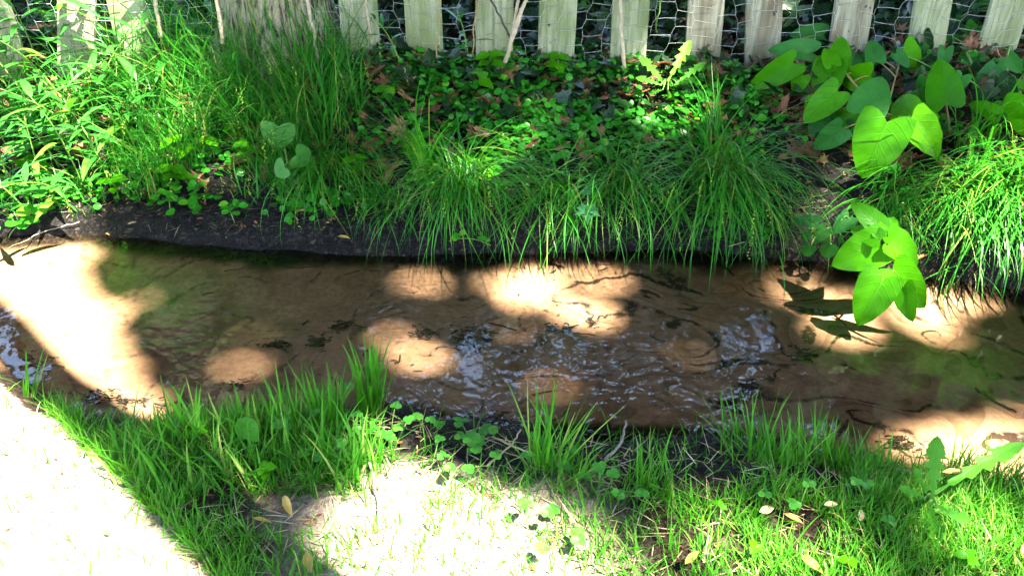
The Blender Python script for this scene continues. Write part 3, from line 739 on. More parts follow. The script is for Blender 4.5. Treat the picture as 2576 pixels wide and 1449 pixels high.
def litter():
    a = Acc()
    q = scatter(1700, -2.2, 2.3, 1.98, 2.8); d = q[:, 1]-yF(q[:, 0])
    q = q[(d > .25)]
    N = len(q); az = R.uniform(0, 2*PI, N)
    place(a, tpl_maple, on(q, R.uniform(.002, .035, N)), np.column_stack([np.cos(az), np.sin(az), R.normal(0, .3, N)]), norm(R.normal(0, .4, (N, 3))+[0, -.2, 1]), R.uniform(.03, .075, N))
    q = scatter(2600, -2.2, 2.3, 1.85, 2.8); d = q[:, 1]-yF(q[:, 0]); q = q[d > .05]; N = len(q); az = R.uniform(0, 2*PI, N)
    place(a, oval, on(q, .004), np.column_stack([np.cos(az), np.sin(az), R.normal(0, .2, N)]), norm(R.normal(0, .4, (N, 3))+[0, 0, 1]), R.uniform(.008, .024, N), .7)
    q = scatter(900, -1.3, 1.6, .55, 1.5); q = q[yN(q[:, 0])-q[:, 1] > .1]; N = len(q); az = R.uniform(0, 2*PI, N)
    place(a, oval, on(q, .006), np.column_stack([np.cos(az), np.sin(az), R.normal(0, .2, N)]), norm(R.normal(0, .4, (N, 3))+[0, 0, 1]), R.uniform(.006, .018, N), .6)
    tag(a.build('leaf_litter', M['dead']), 'brown crumbled dead leaves and bits littering the soil of both banks', 'leaf litter', kind='stuff')
    # bits of straw and thatch
    b = Acc(); q = scatter(5200, -1.5, 1.8, .5, 1.55); dnn = yN(q[:, 0])-q[:, 1]; q = q[dnn > .06]; N = len(q)
    blades(b, on(q, .004), R.uniform(.015, .06, N), R.uniform(0, 2*PI, N), R.uniform(-.1, .35, N), R.uniform(-.2, .5, N), .0022, 3)
    q = scatter(1800, -2.2, 2.2, 1.9, 2.6); q = q[q[:, 1]-yF(q[:, 0]) > .02]; N = len(q)
    blades(b, on(q, .004), R.uniform(.01, .06, N), R.uniform(0, 2*PI, N), R.uniform(-.1, .2, N), R.uniform(-.2, .3, N), .0016, 3)
    tag(b.build('straw', M['straw']), 'short bits of dry straw lying on the soil of both banks', 'straw', kind='stuff')
litter()
def fallen(px, py, L, label, mat='dead', tpl=None, az=None, W=1., name='dead_leaf', cat='leaf', up=.012, group='fallen leaves on the banks', tilt=None):
    L *= .62 if py > 1200 else (.62 if mat in ('yellow', 'straw') else 1)
    P = gp(px, py)+[0, 0, up]; az = R.uniform(0, 2*PI) if az is None else az
    a = Acc(); n = norm(R.normal(0, .25, 3)+[0, -.35, 1]) if tilt is None else tilt
    place(a, tpl or tpl_maple, [P-np.array([math.cos(az), math.sin(az), 0])*L*.5], [[math.cos(az), math.sin(az), 0]], [n], L, W)
    o = a.build(name, M[mat]); origin(o, P); return tag(o, label, cat, group)
fallen(1365, 258, .085, 'broad pale brown dead maple leaf upright in the middle of the ground cover', az=1.4)
fallen(1300, 250, .06, 'rust coloured curled dead leaf beside the broad pale dead leaf')
fallen(1265, 225, .07, 'dead brown leaf between the yellow leaf and the middle picket')
fallen(1105, 250, .09, 'dark brown dead maple leaf topmost of the pile by the netting')
fallen(1075, 285, .08, 'curled brown dead leaf low in the pile by the netting')
fallen(1130, 275, .07, 'reddish brown dead leaf at the edge of the pile by the netting')
fallen(1160, 230, .07, 'dead brown leaf half under the netting below the second gap')
fallen(1240, 265, .05, 'small round brown dead leaf alone among round green leaves')
fallen(1415, 130, .05, 'orange dead leaf caught low on the palest picket')
fallen(1640, 275, .07, 'dead brown leaf left of the pale sunlit soil')
fallen(1700, 240, .09, 'big brown dead leaf under the toothed plant by the fence')
fallen(1735, 285, .07, 'brown dead leaf right of the pale sunlit soil')
fallen(1830, 310, .06, 'shaded dead leaf above the drooping sedge dome')
fallen(1300, 130, .045, 'orange dead leaf stuck behind the dry forked stem')
fallen(1845, 180, .05, 'rusty dead leaf by the foot of a grey picket')
fallen(590, 415, .09, 'large grey brown dead leaf at the top of the black mud')
fallen(490, 465, .07, 'curled grey brown dead leaf on the black mud under the seedlings')
fallen(950, 420, .08, 'brown dead leaf between the thin tussock and the sunlit tussock')
fallen(965, 460, .05, 'small brown dead leaf just above the wet mud corner')
fallen(270, 130, .09, 'reddish dead leaf beside the leaning sunlit picket')
fallen(285, 310, .09, 'bleached dead leaf in the sun at the feet of the lance weeds')
fallen(300, 190, .07, 'red brown dead leaf curled against the lance weeds')
fallen(130, 250, .08, 'brown dead leaf in the shade between lance weeds')
fallen(1830, 215, .05, 'yellowish dead leaf under the leftmost heart leaves')
fallen(1253, 145, .05, 'yellow leaf caught at the foot of the netting', 'yellow', oval, 1.3)
fallen(1090, 145, .035, 'small yellow leaf at the foot of the second clear picket', 'yellow', oval, 1.2)
fallen(850, 500, .06, 'narrow yellowed leaf standing out of the mud under the thin tussock', 'yellow', oval, 1.9, .5)
fallen(765, 540, .06, 'narrow yellow leaf lying flat on the mud in straw', 'yellow', oval, .3, .6)
fallen(335, 570, .045, 'pale slim leaf on the mud at the far water edge', 'straw', oval, .9, .5)
fallen(868, 613, .06, 'yellow brown slim leaf beside the sunlit spot at the far water edge', 'yellow', oval, -.2, .5, up=.02)
fallen(275, 605, .03, 'tiny slim yellow leaf floating at the dark far water edge', 'yellow', oval, -.5, .5, up=.02)
fallen(730, 1305, .075, 'narrow tan dead leaf pointing down through grass near the pale soil', 'yellow', oval, -1.1, .45, up=.03)
fallen(780, 1435, .06, 'crumpled brown leaf at the bottom edge beside the pale soil', 'yellow', oval, -1.2, .7, up=.02)
fallen(665, 1330, .05, 'slim yellow leaf lying on the bare dark soil patch', 'yellow', oval, -.2, .4, up=.02)
fallen(400, 1085, .03, 'tiny yellow leaf hidden in the left grass', 'yellow', oval, .8, .5, up=.03)
fallen(1925, 1305, .05, 'pale dry leaf left of the small brown soil patch', 'straw', oval, .4, .7, up=.02)
fallen(1990, 1325, .05, 'yellow striped dry leaf in the middle of the small brown soil patch', 'yellow', oval, -.6, .6, up=.02)
fallen(2085, 1290, .04, 'white dry leaf right of the small brown soil patch', 'straw', oval, .2, .7, up=.02)
fallen(2155, 1330, .05, 'cream dry leaf standing upright left of the dandelion', 'straw', oval, 1.1, .5, up=.03)
fallen(2380, 1240, .07, 'slim orange yellow leaf lying on grass beside the dandelion', 'yellow', oval, .1, .4, up=.05)
fallen(2650-90, 1420, .06, 'orange leaf in the corner of the lawn', 'yellow', oval, .9, .5, up=.03)
fallen(2035, 1440, .06, 'orange brown leaf at the bottom edge of the lawn', 'yellow', oval, -.9, .6, up=.02)
fallen(1735, 1438, .06, 'yellow orange leaf at the bottom edge of the sunny lawn', 'yellow', oval, .8, .5, up=.03)

# ------------------------------------------------------------------ tussocks and tall grass
def tussock(px, py, n, L, label, lean=(0, -1), mat='sedge', w=.0042, e=(.35, 1.35), bend=(1.2, 2.7), rb=.045, seeds=0, group='sedge tussocks on the far bank', name='sedge_tussock', bias=.8, cat='sedge', S=9, scale=1.4):
    if name == 'sedge_tussock' and 1000 < px and py > 380: py = max(py, 470)
    P0 = gp(px, py); root = empty(name, P0, label, cat, group)
    a = Acc()
    th = R.uniform(0, 2*PI, n); rr = rb*np.sqrt(R.random(n))
    base = P0+np.column_stack([np.cos(th)*rr, np.sin(th)*rr, np.zeros(n)-.01])
    base[:, 2] = H(base[:, 0], base[:, 1])-.008
    az0 = math.atan2(lean[1], lean[0])
    az = np.where(R.random(n) < bias, az0+R.normal(0, .68, n), R.uniform(0, 2*PI, n))
    LL = L*scale*R.uniform(.5, 1.15, n)
    blades(a, base, LL, az, R.uniform(*e, n), R.uniform(*bend, n), w*R.uniform(.45, 1.5, n), S, R.normal(0, .5, n), 1.15)
    a.build('foliage', M[mat], root)
    if seeds:
        s = Acc(); k = R.choice(n, seeds)
        azs = az0+R.normal(0, .7, seeds)
        tips = blades(s, base[k], L*R.uniform(.85, 1.15, seeds), azs, R.uniform(1.0, 1.4, seeds), R.uniform(2.0, 2.7, seeds), .0016, 7, None, 1.2)
        for tp, az_ in zip(tips, azs):
            m = 16; tt = np.linspace(0, .05, m); C = tp+np.column_stack([-np.cos(az_)*tt*.3, -np.sin(az_)*tt*.3, tt])
            place(s, tpl_round, C+R.normal(0, .002, (m, 3)), norm(R.normal(0, .7, (m, 3))+[0, 0, -1]), norm(R.normal(0, 1, (m, 3))), .0055, .55)
        s.build('seed_spikes', M['seed'], root)
    return root
tussock(1170, 430, 260, .27, 'bright sedge tussock with a sunlit heart in front of the round leaf mat', (-.15, -1), seeds=6, rb=.06)
tussock(1075, 400, 60, .30, 'thin upright blades left of the sunlit sedge tussock', (-.4, -1), e=(1.2, 1.55), bend=(.6, 1.6), rb=.03)
tussock(1400, 490, 130, .25, 'yellow green sedge tussock sweeping left beside the bare soil gap', (-.75, -.7), rb=.04, seeds=5)
tussock(1560, 430, 190, .26, 'dense sedge tussock hanging to the water left of the largest sedge dome', (-.1, -1), rb=.055, seeds=8)
tussock(1800, 440, 400, .30, 'largest sedge dome with yellow seed spikes drooping to the water', (.05, -1), rb=.06, seeds=18, bias=.75)
tussock(1790, 375, 24, .22, 'few tall upright blades on top of the largest sedge dome', (-.3, .2), e=(1.3, 1.6), bend=(.3, 1.1), rb=.02)
tussock(815, 430, 150, .24, 'thin fine sedge tussock drooping over the black mud', (-.1, -1), rb=.045, w=.0036)
tussock(880, 400, 90, .25, 'fine sedge blades leaning right towards the sunlit tussock', (.4, -1), rb=.04, w=.0034)
tussock(2500, 500, 380, .27, 'broad sunlit sedge tussock overhanging the stream past the heart leaves', (-.05, -1), rb=.10, w=.0052, seeds=4)
tussock(2570, 520, 200, .27, 'sunlit sedge blades at the end of the far bank', (.1, -1), rb=.08, w=.0052)
tussock(2410, 520, 150, .22, 'sedge tussock behind the lower heart leaved branch', (-.2, -1), rb=.06)
tussock(2250, 490, 110, .20, 'shaded sedge tussock below the biggest heart leaf', (-.2, -1), rb=.06)
tussock(2450, 380, 40, .24, 'tall arching sedge with pale seed heads behind the heart leaves', (-.2, -.6), e=(1.2, 1.5), bend=(.8, 2.0), rb=.05, seeds=5)
G2 = dict(scale=1.15, mat='tall', group='tall grass clumps on the far bank', name='grass_clump', cat='grass clump', bias=.55)
for (px, py, n, L, lb, kw) in [
    (480, 400, 170, .26, 'grass clump spreading over the seedlings above the mud', {}),
    (400, 430, 150, .24, 'yellow green grass clump drooping to the mud below the lance weeds', {}),
    (320, 420, 90, .24, 'lit grass clump between lance weeds and the mud', {}),
    (560, 300, 150, .32, 'tall grass clump straight below the left side of the thick trunk', {}),
    (640, 220, 130, .34, 'tall grass clump at the foot of the thick trunk', {}),
    (640, 330, 130, .30, 'grass clump just left of the ragged burdock leaf', {}),
    (730, 280, 160, .34, 'grass clump right above the ragged burdock leaf', {}),
    (790, 350, 170, .32, 'dark green grass clump right of the ragged burdock leaf', {}),
    (860, 290, 130, .30, 'fine grass clump beside the mat of round leaves', {}),
    (820, 190, 110, .30, 'grass clump below the right side of the thick trunk', {}),
    (480, 230, 130, .34, 'tall grass clump between the lance weeds and the trunk', {}),
    (520, 140, 110, .36, 'tall arching grass clump at the left root of the trunk', {}),
    (410, 300, 120, .30, 'sunlit grass clump among the lance weeds', {}),
    (340, 200, 80, .32, 'grass clump behind the lance weeds near the fence', {}),
    (200, 300, 70, .28, 'sparse grass clump in the middle of the lance weeds', {}),
    (60, 330, 70, .28, 'sparse grass clump at the left edge among lance weeds', {}),
    (910, 150, 60, .26, 'grass clump at the foot of the first picket right of the trunk', {}),
    (700, 410, 120, .24, 'short grass clump below the ragged burdock leaf', {}), (760, 500, 70, .15, 'small grass clump spilling onto the black mud by its straw scraps', {}), (640, 480, 45, .12, 'little grass clump on the black mud below the burdock', {}), (380, 490, 60, .15, 'little grass clump spilling onto the mud under the yellow green clump', {}),
    (210, 510, 60, .15, 'little grass clump at the feet of the lance weeds above the pale stick', {}), (60, 520, 50, .13, 'little grass clump at the left end of the mud', {}), (930, 520, 60, .15, 'little grass clump at the right end of the bare black mud', {})]:
    tussock(px, py, n, L, lb, (R.normal(0, .5), -1), e=(1.0, 1.55), bend=(.5, 2.1), rb=.07, w=.0040, seeds=2, **G2)

for px, py, lb in [(1010, 520, 'low thin sedge at the left end of the hanging tussocks'), (1480, 540, 'low thin sedge under the lone maple leaf'), (1700, 545, 'low thin sedge hanging under the largest dome'), (1930, 560, 'low thin sedge at the dark right side of the largest dome'), (2440, 590, 'low thin sedge between the lower leafy branch and the sunlit tussock'), (2200, 560, 'low thin sedge just above the lower leafy branch')]:
    tussock(px, py, 70, .17, lb, (R.normal(0, .4), -1), rb=.05, w=.0034, seeds=2, bias=.6)
def clods():
    q = scatter(5200, -2.1, 2.1, 1.65, 2.35); d = q[:, 1]-yF(q[:, 0])
    q = q[(d > .0) & (d < .42) & (R.random(len(q)) < .55)]
    q2 = scatter(900, -.35, .6, 1.0, 1.4); d2 = yN(q2[:, 0])-q2[:, 1]; q = np.concatenate([q, q2[(d2 > .0) & (d2 < .17)]])
    ph = (1+5**.5)/2
    V0 = norm(np.array([(-1, ph, 0), (1, ph, 0), (-1, -ph, 0), (1, -ph, 0), (0, -1, ph), (0, 1, ph), (0, -1, -ph), (0, 1, -ph), (ph, 0, -1), (ph, 0, 1), (-ph, 0, -1), (-ph, 0, 1)], float))
    F0 = np.array([(0, 11, 5), (0, 5, 1), (0, 1, 7), (0, 7, 10), (0, 10, 11), (1, 5, 9), (5, 11, 4), (11, 10, 2), (10, 7, 6), (7, 1, 8), (3, 9, 4), (3, 4, 2), (3, 2, 6), (3, 6, 8), (3, 8, 9), (4, 9, 5), (2, 4, 11), (6, 2, 10), (8, 6, 7), (9, 8, 1)])
    N = len(q); r = .0025+.009*R.random(N)**3
    V = V0[None]*r[:, None, None]*R.uniform(.35, 1.6, (N, 12, 1))*np.array([1, 1, .6])+on(q, .0)[:, None, :]
    a = Acc(); a.add(V, (np.arange(N)[:, None, None]*12+F0[None]).reshape(-1, 3), rnd=np.repeat(R.random(N), 12))
    tag(a.build('soil_crumbs', M['clod'], smooth=False), 'crumbly dark clods of wet soil strewn along the banks', 'soil', kind='stuff')
clods()
# ------------------------------------------------------------------ lawn on the near bank
def lawn():
    a = Acc()
    bare = [region(p) for p in ([(430, 1290), (560, 1230), (760, 1250), (890, 1290), (880, 1330), (740, 1350), (560, 1340)], [(1900, 1310), (2020, 1280), (2110, 1340), (2050, 1400), (1930, 1380)],
                                [(780, 1300), (900, 1250), (1000, 1180), (1120, 1200), (1060, 1300), (900, 1330)], [(190, 1040), (360, 1030), (420, 1080), (300, 1120)])]
    q = scatter(175000, -1.6, 1.9, .50, 1.62)
    d = yN(q[:, 0])-q[:, 1]
    p = np.clip(d/.05, 0, 1)*np.clip(.15+1.5*vnoise(q[:, 0]*6, q[:, 1]*6)+.6*(q[:, 0] > .35), 0, 1)
    mudz = (np.abs(q[:, 0]-.12) < .44) & (d < .19+.12*(vnoise(q[:, 0]*9, 2)-.5)); p = np.where(mudz, p*.04, p)
    for b in bare: p = np.where(inpoly(q, b), p*.10, p)
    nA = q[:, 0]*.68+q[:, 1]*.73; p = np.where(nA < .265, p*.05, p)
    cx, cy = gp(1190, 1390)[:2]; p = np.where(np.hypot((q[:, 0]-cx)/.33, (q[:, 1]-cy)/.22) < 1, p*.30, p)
    q = q[R.random(len(q)) < p]; N = len(q); d = yN(q[:, 0])-q[:, 1]
    edge = np.exp(-np.maximum(d-.05, 0)/.09)*(.1+.9*vnoise(q[:, 0]*5, 3))*np.where(q[:, 0] < -.35, .45, 1)
    L = R.uniform(.024, .062, N)*(1+1.1*edge)
    blades(a, on(q, -.004), L, R.uniform(0, 2*PI, N), R.uniform(.75, 1.5, N), R.uniform(.0, 1.3, N), R.uniform(.0013, .0031, N), 4, R.normal(0, .3, N))
    tag(a.build('grass', M['lawn']), 'short green lawn grass covering the near bank of the stream', 'grass', kind='stuff')
lawn()
def tuft(px, py, n, L, label, w=.005, e=(1.1, 1.55), bend=(.1, .9), rb=.03, lean=(0, 1), bias=.3, mat='lawn'):
    return tussock(px, py, n, L, label, lean, mat, w, e, bend, rb, 0, 'taller grass tufts on the near bank', 'grass_tuft', bias, 'grass tuft', 6, 1.0)
tuft(930, 1040, 60, .17, 'tallest broad bladed grass tuft standing up before the sunlit sand spots', .0068, (1.3, 1.57), (.0, .5), .022)
tuft(830, 1080, 44, .14, 'upright grass tuft left of the tallest broad bladed tuft', .0055)
tuft(720, 1085, 36, .13, 'thin upright grass tuft at the middle of the left grass mound', .0045)
tuft(470, 1095, 36, .11, 'broad leaning grass tuft where the sunlit band meets the bank', .006, (1.0, 1.5), (.2, .9), .04, (-.5, .8), .5)
tuft(620, 1100, 45, .10, 'grass tuft in front of the glittering ripples', .005)
tuft(70, 1000, 14, .11, 'small lone grass tuft at the left end of the near water edge', .0045, (.8, 1.3), (.0, .4), .012, (.7, .6), .9)
tuft(270, 1110, 40, .09, 'low spreading grass tuft overhanging the dark sand at left', .0042, (.5, 1.3), (.3, 1.1), .05, (.5, .8), .5)
tuft(1370, 1190, 46, .17, 'open grass tuft with tall stems in the middle of the near bank', .0046, (1.0, 1.5), (.0, .7), .03, (-.2, 1), .5)
tuft(1420, 1210, 30, .12, 'leaning low blades right of the open middle tuft', .0042, (.6, 1.3), (.1, .7), .03, (.8, .5), .8)
tuft(1880, 1140, 40, .13, 'dark green tuft leaning over the water at the right bank', .004, (.7, 1.4), (.2, .9), .04, (-.7, .7), .6)
tuft(2050, 1160, 50, .11, 'dense fine tuft at the water edge left of the stick', .0036, rb=.05)
tuft(1960, 1170, 60, .11, 'dense fine tuft between two dark tufts on the right bank', .0036, rb=.05)
tuft(2150, 1190, 50, .10, 'fine tuft beside the grey stick', .0036, rb=.05)
tuft(2440, 1200, 40, .10, 'fine tuft behind the arching dandelion leaf', .0036, rb=.05)
tuft(1640, 1230, 40, .10, 'pale tuft at the edge of the muddy near shore', .0038, rb=.04)
tuft(640, 1180, 80, .12, 'dense tuft in the middle of the left grass mound', .0045, (.7, 1.5), (.2, 1.2), .07)
tuft(870, 1190, 80, .13, 'dense tuft left of the clover patch', .0048, (.8, 1.5), (.2, 1.1), .06)
tuft(420, 1200, 80, .12, 'yellow green tuft along the edge of the white sunlit ground', .0042, (.6, 1.4), (.1, 1.0), .08, (-.3, .6), .5)

# ------------------------------------------------------------------ lance leaved weeds, upper left
def weed(P0, h, label, group='lance leaved weeds at the upper left', lean=None, nl=13, L=.165):
    root = empty('lance_weed', P0, label, 'weed', group)
    lean = R.normal(0, .10, 2)+[.0, -.05] if lean is None else lean
    top = P0+np.array([lean[0], lean[1], h]); pts = bez(P0-[0, 0, .01], P0+[lean[0]*.2, lean[1]*.2, h*.6], top, 12)
    s = Acc(); tube(s, pts, np.linspace(.0028, .0012, 12), 6); s.build('stem', M['stem'], root)
    a = Acc(); az = R.uniform(0, 2*PI); 
    for k in range(nl):
        t = .18+.82*k/(nl-1); p = pts[min(11, int(t*11))]; az += 2.4+R.normal(0, .3)
        el = R.uniform(.1, .6)+(.35 if k > nl-4 else 0)
        d = np.array([math.cos(az)*math.cos(el), math.sin(az)*math.cos(el), math.sin(el)])
        n = np.array([-math.cos(az)*math.sin(el), -math.sin(az)*math.sin(el), math.cos(el)])
        place(a, lance, [p], [d], [n], L*R.uniform(.6, 1.1)*(1-.25*t), R.uniform(.85, 1.3), Z=R.uniform(.7, 2.0))
    a.build('foliage', M['weed'], root)
wp = [(30, 480), (110, 470), (60, 400), (150, 420), (210, 470), (260, 400), (20, 320), (110, 330), (180, 360), (320, 360), (240, 300), (60, 240), (150, 250), (300, 270), (20, 160), (100, 170), (370, 330), (210, 200), (340, 160), (420, 180), (280, 470), (170, 500), (390, 250), (60, 520), (470, 120)]
for px, py in wp:
    weed(gp(px, py), R.uniform(.16, .34), 'lance leaved weed among its like in the dappled light at the upper left')
for px, py in [(10, 120), (70, 105), (130, 130), (260, 120), (310, 110), (400, 120), (0, 200), (470, 110)]:
    weed(gp(px, py), R.uniform(.22, .36), 'lance leaved weed hiding the foot of the left pickets', 'lance leaved weeds at the left pickets')
weed(gp(1180, 160), .17, 'single lance leaved weed in front of the netting right of the trunk', None, (-.03, -.04), 10, .11)
weed(gp(1010, 175), .16, 'bushy lance leaved weed in front of the first clear picket', None, (-.06, -.05), 10, .12)
weed(gp(880, 130), .20, 'lance leaved weed between the thick trunk and the first clear picket', None, (.02, -.05), 11, .11)

# three leaved seedlings and small broad leaved plants
ovate = leaf_grid(lambda v: .34*np.sin(PI*np.clip(v, 0, 1)**.7)**.9, 5, 8, .05, .15, .15)
def seedling(px, py, n, L, label, h=.07, mat='knot', tpl=ovate, group='small broad leaved seedlings'):
    if py > 1000 and n > 1: L *= .45; h *= .6
    P0 = gp(px, py); root = empty('seedling', P0, label, 'seedling', group)
    s = Acc(); top = P0+[R.normal(0, .012), -.02, h]; pts = bez(P0-[0, 0, .01], (P0+top)/2+[.005, 0, .01], top, 6); tube(s, pts, .0014, 5); s.build('stem', M['stem'], root)
    a = Acc(); az0 = R.uniform(0, 2*PI)
    for k in range(n):
        az = az0+k*2*PI/min(n, 3)+R.normal(0, .25)+(.5 if k > 2 else 0); p = pts[-1 if k < 3 else 3]
        d = np.array([math.cos(az), math.sin(az), R.uniform(-.3, .15)])
        place(a, tpl, [p], [d], [[0, -.45, 1.]], L*R.uniform(.8, 1.1), 1.)
    a.build('foliage', M[mat], root)
for d_ in [(445, 470, 5, .055, 'bright seedling standing over the top of the black mud'), (500, 420, 4, .050, 'bright seedling left of the grey brown dead leaf'), (540, 400, 3, .045, 'seedling with three leaves below the tall grass'), (470, 400, 4, .055, 'broad leaved seedling in front of the grass clump'),
           (595, 365, 5, .040, 'seedling leaning right below the burdock'), (640, 410, 5, .038, 'small seedling on the mud left of the burdock'), (300, 500, 5, .05, 'lobed seedling at the right foot of the lance weeds'), (110, 450, 4, .055, 'broad seedling among the lowest lance weeds'),
           (745, 245, 4, .040, 'three leaved seedling lit in the dark grass'), (1195, 235, 5, .055, 'five leaved seedling standing above the round leaf mat'), (1000, 275, 3, .045, 'pale seedling at the left of the round leaf mat'), (1050, 420, 6, .04, 'yellow green seedling by the sunlit tussock'),
           (1400, 195, 6, .055, 'tall seedling in front of the palest picket'), (1230, 190, 5, .05, 'bluish seedling at the foot of the dry forked stem'), (900, 450, 5, .045, 'yellow green seedling between the fine tussocks'), (2415, 1420, 9, .040, 'seedling with many small leaves right of the dandelion'),
           (2070, 1430, 7, .035, 'low rosette of small leaves at the bottom of the lawn'), (1800, 1290, 4, .03, 'four leaved yellow green seedling on the sunny lawn'), (1880, 1400, 5, .035, 'pale seedling on the sunny lawn'), (2350, 1310, 5, .035, 'seedling close under the dandelion'),
           (540, 1110, 3, .045, 'ragged pale seedling in the left grass mound'), (690, 1200, 4, .05, 'pale green seedling low in the left grass mound'), (1650, 1130+120, 3, .025, 'tiny seedling at the muddy near shore')]:
    seedling(*d_)
seedling(620, 1090, 1, .075, 'broad oval leaf with holes in the left grass mound', .05, 'dandy', oval)

# clover
def clover(px, py, n, label, L=.0125, spread=.028):
    P0 = gp(px, py); root = empty('clover', P0, label, 'clover', 'clover plants on the near bank')
    a = Acc(); s = Acc()
    for k in range(n):
        b = P0+np.array([*R.normal(0, spread*.4, 2), 0]); t = P0+np.array([*R.normal(0, spread, 2), 0]); t[2] = H(t[0], t[1])+R.uniform(.025, .055); b[2] = H(b[0], b[1])
        tube(s, bez(b, (b+t)/2+[0, 0, .012], t, 5), .0008, 4)
        nn = norm(R.normal(0, .25, 3)+[0, -.25, 1]); a0 = R.uniform(0, 6.3)
        for j in range(3):
            az = a0+j*2*PI/3; place(a, tpl_round, [t], [[math.cos(az), math.sin(az), 0.1]], [nn], L*R.uniform(.85, 1.1), 1.05)
    a.build('foliage', M['clover'], root); s.build('stem', M['stem'], root)
for c in [(955, 1085, 7, 'bleached clover patch in the sun at the water edge'), (985, 1110, 6, 'clover patch just behind the bleached one'), (1085, 1100, 3, 'pair of clover leaves on the dark mud'), (1190, 1140, 4, 'large leaved clover on the mud left of the open middle tuft', .019), (1225, 1150, 3, 'clover beside the large leaved one'),
          (830, 1170, 4, 'clover in the grass left of the pale soil'), (750, 1110, 3, 'clover between the thin upright tufts'), (690, 1100, 3, 'clover in the left grass mound near the oval leaf'), (930, 1020, 3, 'clover at the foot of the tallest tuft'), (1065, 1200, 4, 'clover on the pale sunlit soil'),
          (1270, 1200, 3, 'bleached clover left of the crossing straws'), (1390, 1170, 4, 'clover at the foot of the open middle tuft'), (1500, 1230, 3, 'clover on the muddy near shore'), (1530, 1240, 3, 'dark clover behind the pale grass'), (2190, 1290, 3, 'blue green clover in shade left of the dandelion'), (1990, 1300, 3, 'clover near the small brown soil patch'),
          (1380, 1350, 6, 'sunlit clover at the right of the white patch')]:
    clover(*c[:4], *(c[4:]))

# ------------------------------------------------------------------ heart leaved plants (leaf bases and tips by picture place)
def hw(v): return .50*np.clip(1-v, 0, 1)**.72*(.74+1.05*v-.55*v*v)/.78
heart = leaf_grid(hw, 9, 14, .17, .14, .13, .011)
def heart_plant(name, ground, leaves, stems, label, cat, f0, mats, group=None, stem_mat='redstem', tpl=heart):
    P0 = gp(*ground); root = empty(name, P0, label, cat, group)
    s = Acc(); nodes = []
    for st in stems:
        pts = np.array([gp(x, y) if f >= 1 else pf(x, y, f) for x, y, f in st])
        t = np.linspace(0, 1, len(pts)); tt = np.linspace(0, 1, 6*len(pts))
        P = np.column_stack([np.interp(tt, t, pts[:, k]) for k in range(3)])
        for _ in range(3): P[1:-1] = (P[:-2]+P[2:]+2*P[1:-1])/4
        tube(s, P, np.linspace(.0045, .0022, len(P)), 7); nodes.append(P)
    nodes = np.concatenate(nodes)
    acc = {}
    for lf in leaves:
        bx, by, tx_, ty_, wpx = lf[:5]; mt = lf[5] if len(lf) > 5 else mats; f = lf[6] if len(lf) > 6 else f0
        f = f+R.uniform(-.008, .008)
        B = pf(bx, by, f); tB, dB = tground(bx, by)
        depth = tB*f*(dB@np.array([0, math.cos(PITCH), -math.sin(PITCH)]))
        dT = ray(tx_, ty_); tT = tB*f*(1+R.uniform(-.005, .03)); T = dT*tT+np.array([0, 0, CAMZ])
        d = T-B; L = np.linalg.norm(d)
        wid = wpx/F*depth
        n = norm(-1.0*norm(dB)+np.array([0, 0, .30])+R.normal(0, .24, 3))
        a = acc.setdefault(mt, Acc())
        place(a, tpl, [B], [d], [n], L, wid/L, Z=R.uniform(.7, 2.2))
        k = np.argmin(np.linalg.norm(nodes-B, axis=1))
        tube(s, bez(nodes[k], (nodes[k]+B)/2+[0, 0, .012], B+norm(d)*.004, 6), np.linspace(.0022, .0015, 6), 5)
    for mt, a in acc.items(): a.build('foliage', M[mt], root)
    s.build('stem', M[stem_mat], root)
    return root
def c3(*v): return tuple(1631.5+.4445*x if k % 2 == 0 else .4445*x for k, x in enumerate(v))
def c6(*v): return tuple(1717+.4148*x if k % 2 == 0 else 472+.4148*x for k, x in enumerate(v))
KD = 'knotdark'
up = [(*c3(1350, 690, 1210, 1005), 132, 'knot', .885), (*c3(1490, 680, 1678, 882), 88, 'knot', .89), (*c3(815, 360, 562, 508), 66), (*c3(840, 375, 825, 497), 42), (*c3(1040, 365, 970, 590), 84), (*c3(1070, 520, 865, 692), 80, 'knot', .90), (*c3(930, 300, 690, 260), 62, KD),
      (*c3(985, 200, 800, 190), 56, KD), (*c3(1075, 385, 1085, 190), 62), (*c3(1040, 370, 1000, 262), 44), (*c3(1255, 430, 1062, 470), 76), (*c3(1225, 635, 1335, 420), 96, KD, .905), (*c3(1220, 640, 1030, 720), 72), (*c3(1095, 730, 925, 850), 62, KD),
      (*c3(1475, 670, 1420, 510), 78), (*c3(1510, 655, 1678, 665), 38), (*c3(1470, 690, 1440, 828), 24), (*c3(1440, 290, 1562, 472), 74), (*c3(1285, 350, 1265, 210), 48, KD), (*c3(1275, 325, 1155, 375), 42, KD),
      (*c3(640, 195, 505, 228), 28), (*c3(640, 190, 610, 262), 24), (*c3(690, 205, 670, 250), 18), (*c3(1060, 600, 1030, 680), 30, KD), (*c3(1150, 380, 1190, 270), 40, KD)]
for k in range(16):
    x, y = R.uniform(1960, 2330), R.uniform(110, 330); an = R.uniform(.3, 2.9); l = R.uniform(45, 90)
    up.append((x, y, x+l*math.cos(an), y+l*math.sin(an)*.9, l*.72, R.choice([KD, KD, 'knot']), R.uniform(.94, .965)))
heart_plant('heart_leaved_plant', (2130, 330), up,
            [[(2130, 330, 1), (2180, 250, .955), (2120, 175, .93), (2090, 160, .93)], [(2180, 330, 1), (2240, 290, .93), (2290, 300, .92)], [(2120, 320, 1), (2010, 155, .95), (1910, 85, .96)], [(2200, 340, 1), (2230, 280, .94), (2270, 128, .95)]],
            'large clump of big bright heart shaped leaves at the foot of the last pickets', 'plant', .925, 'knot')
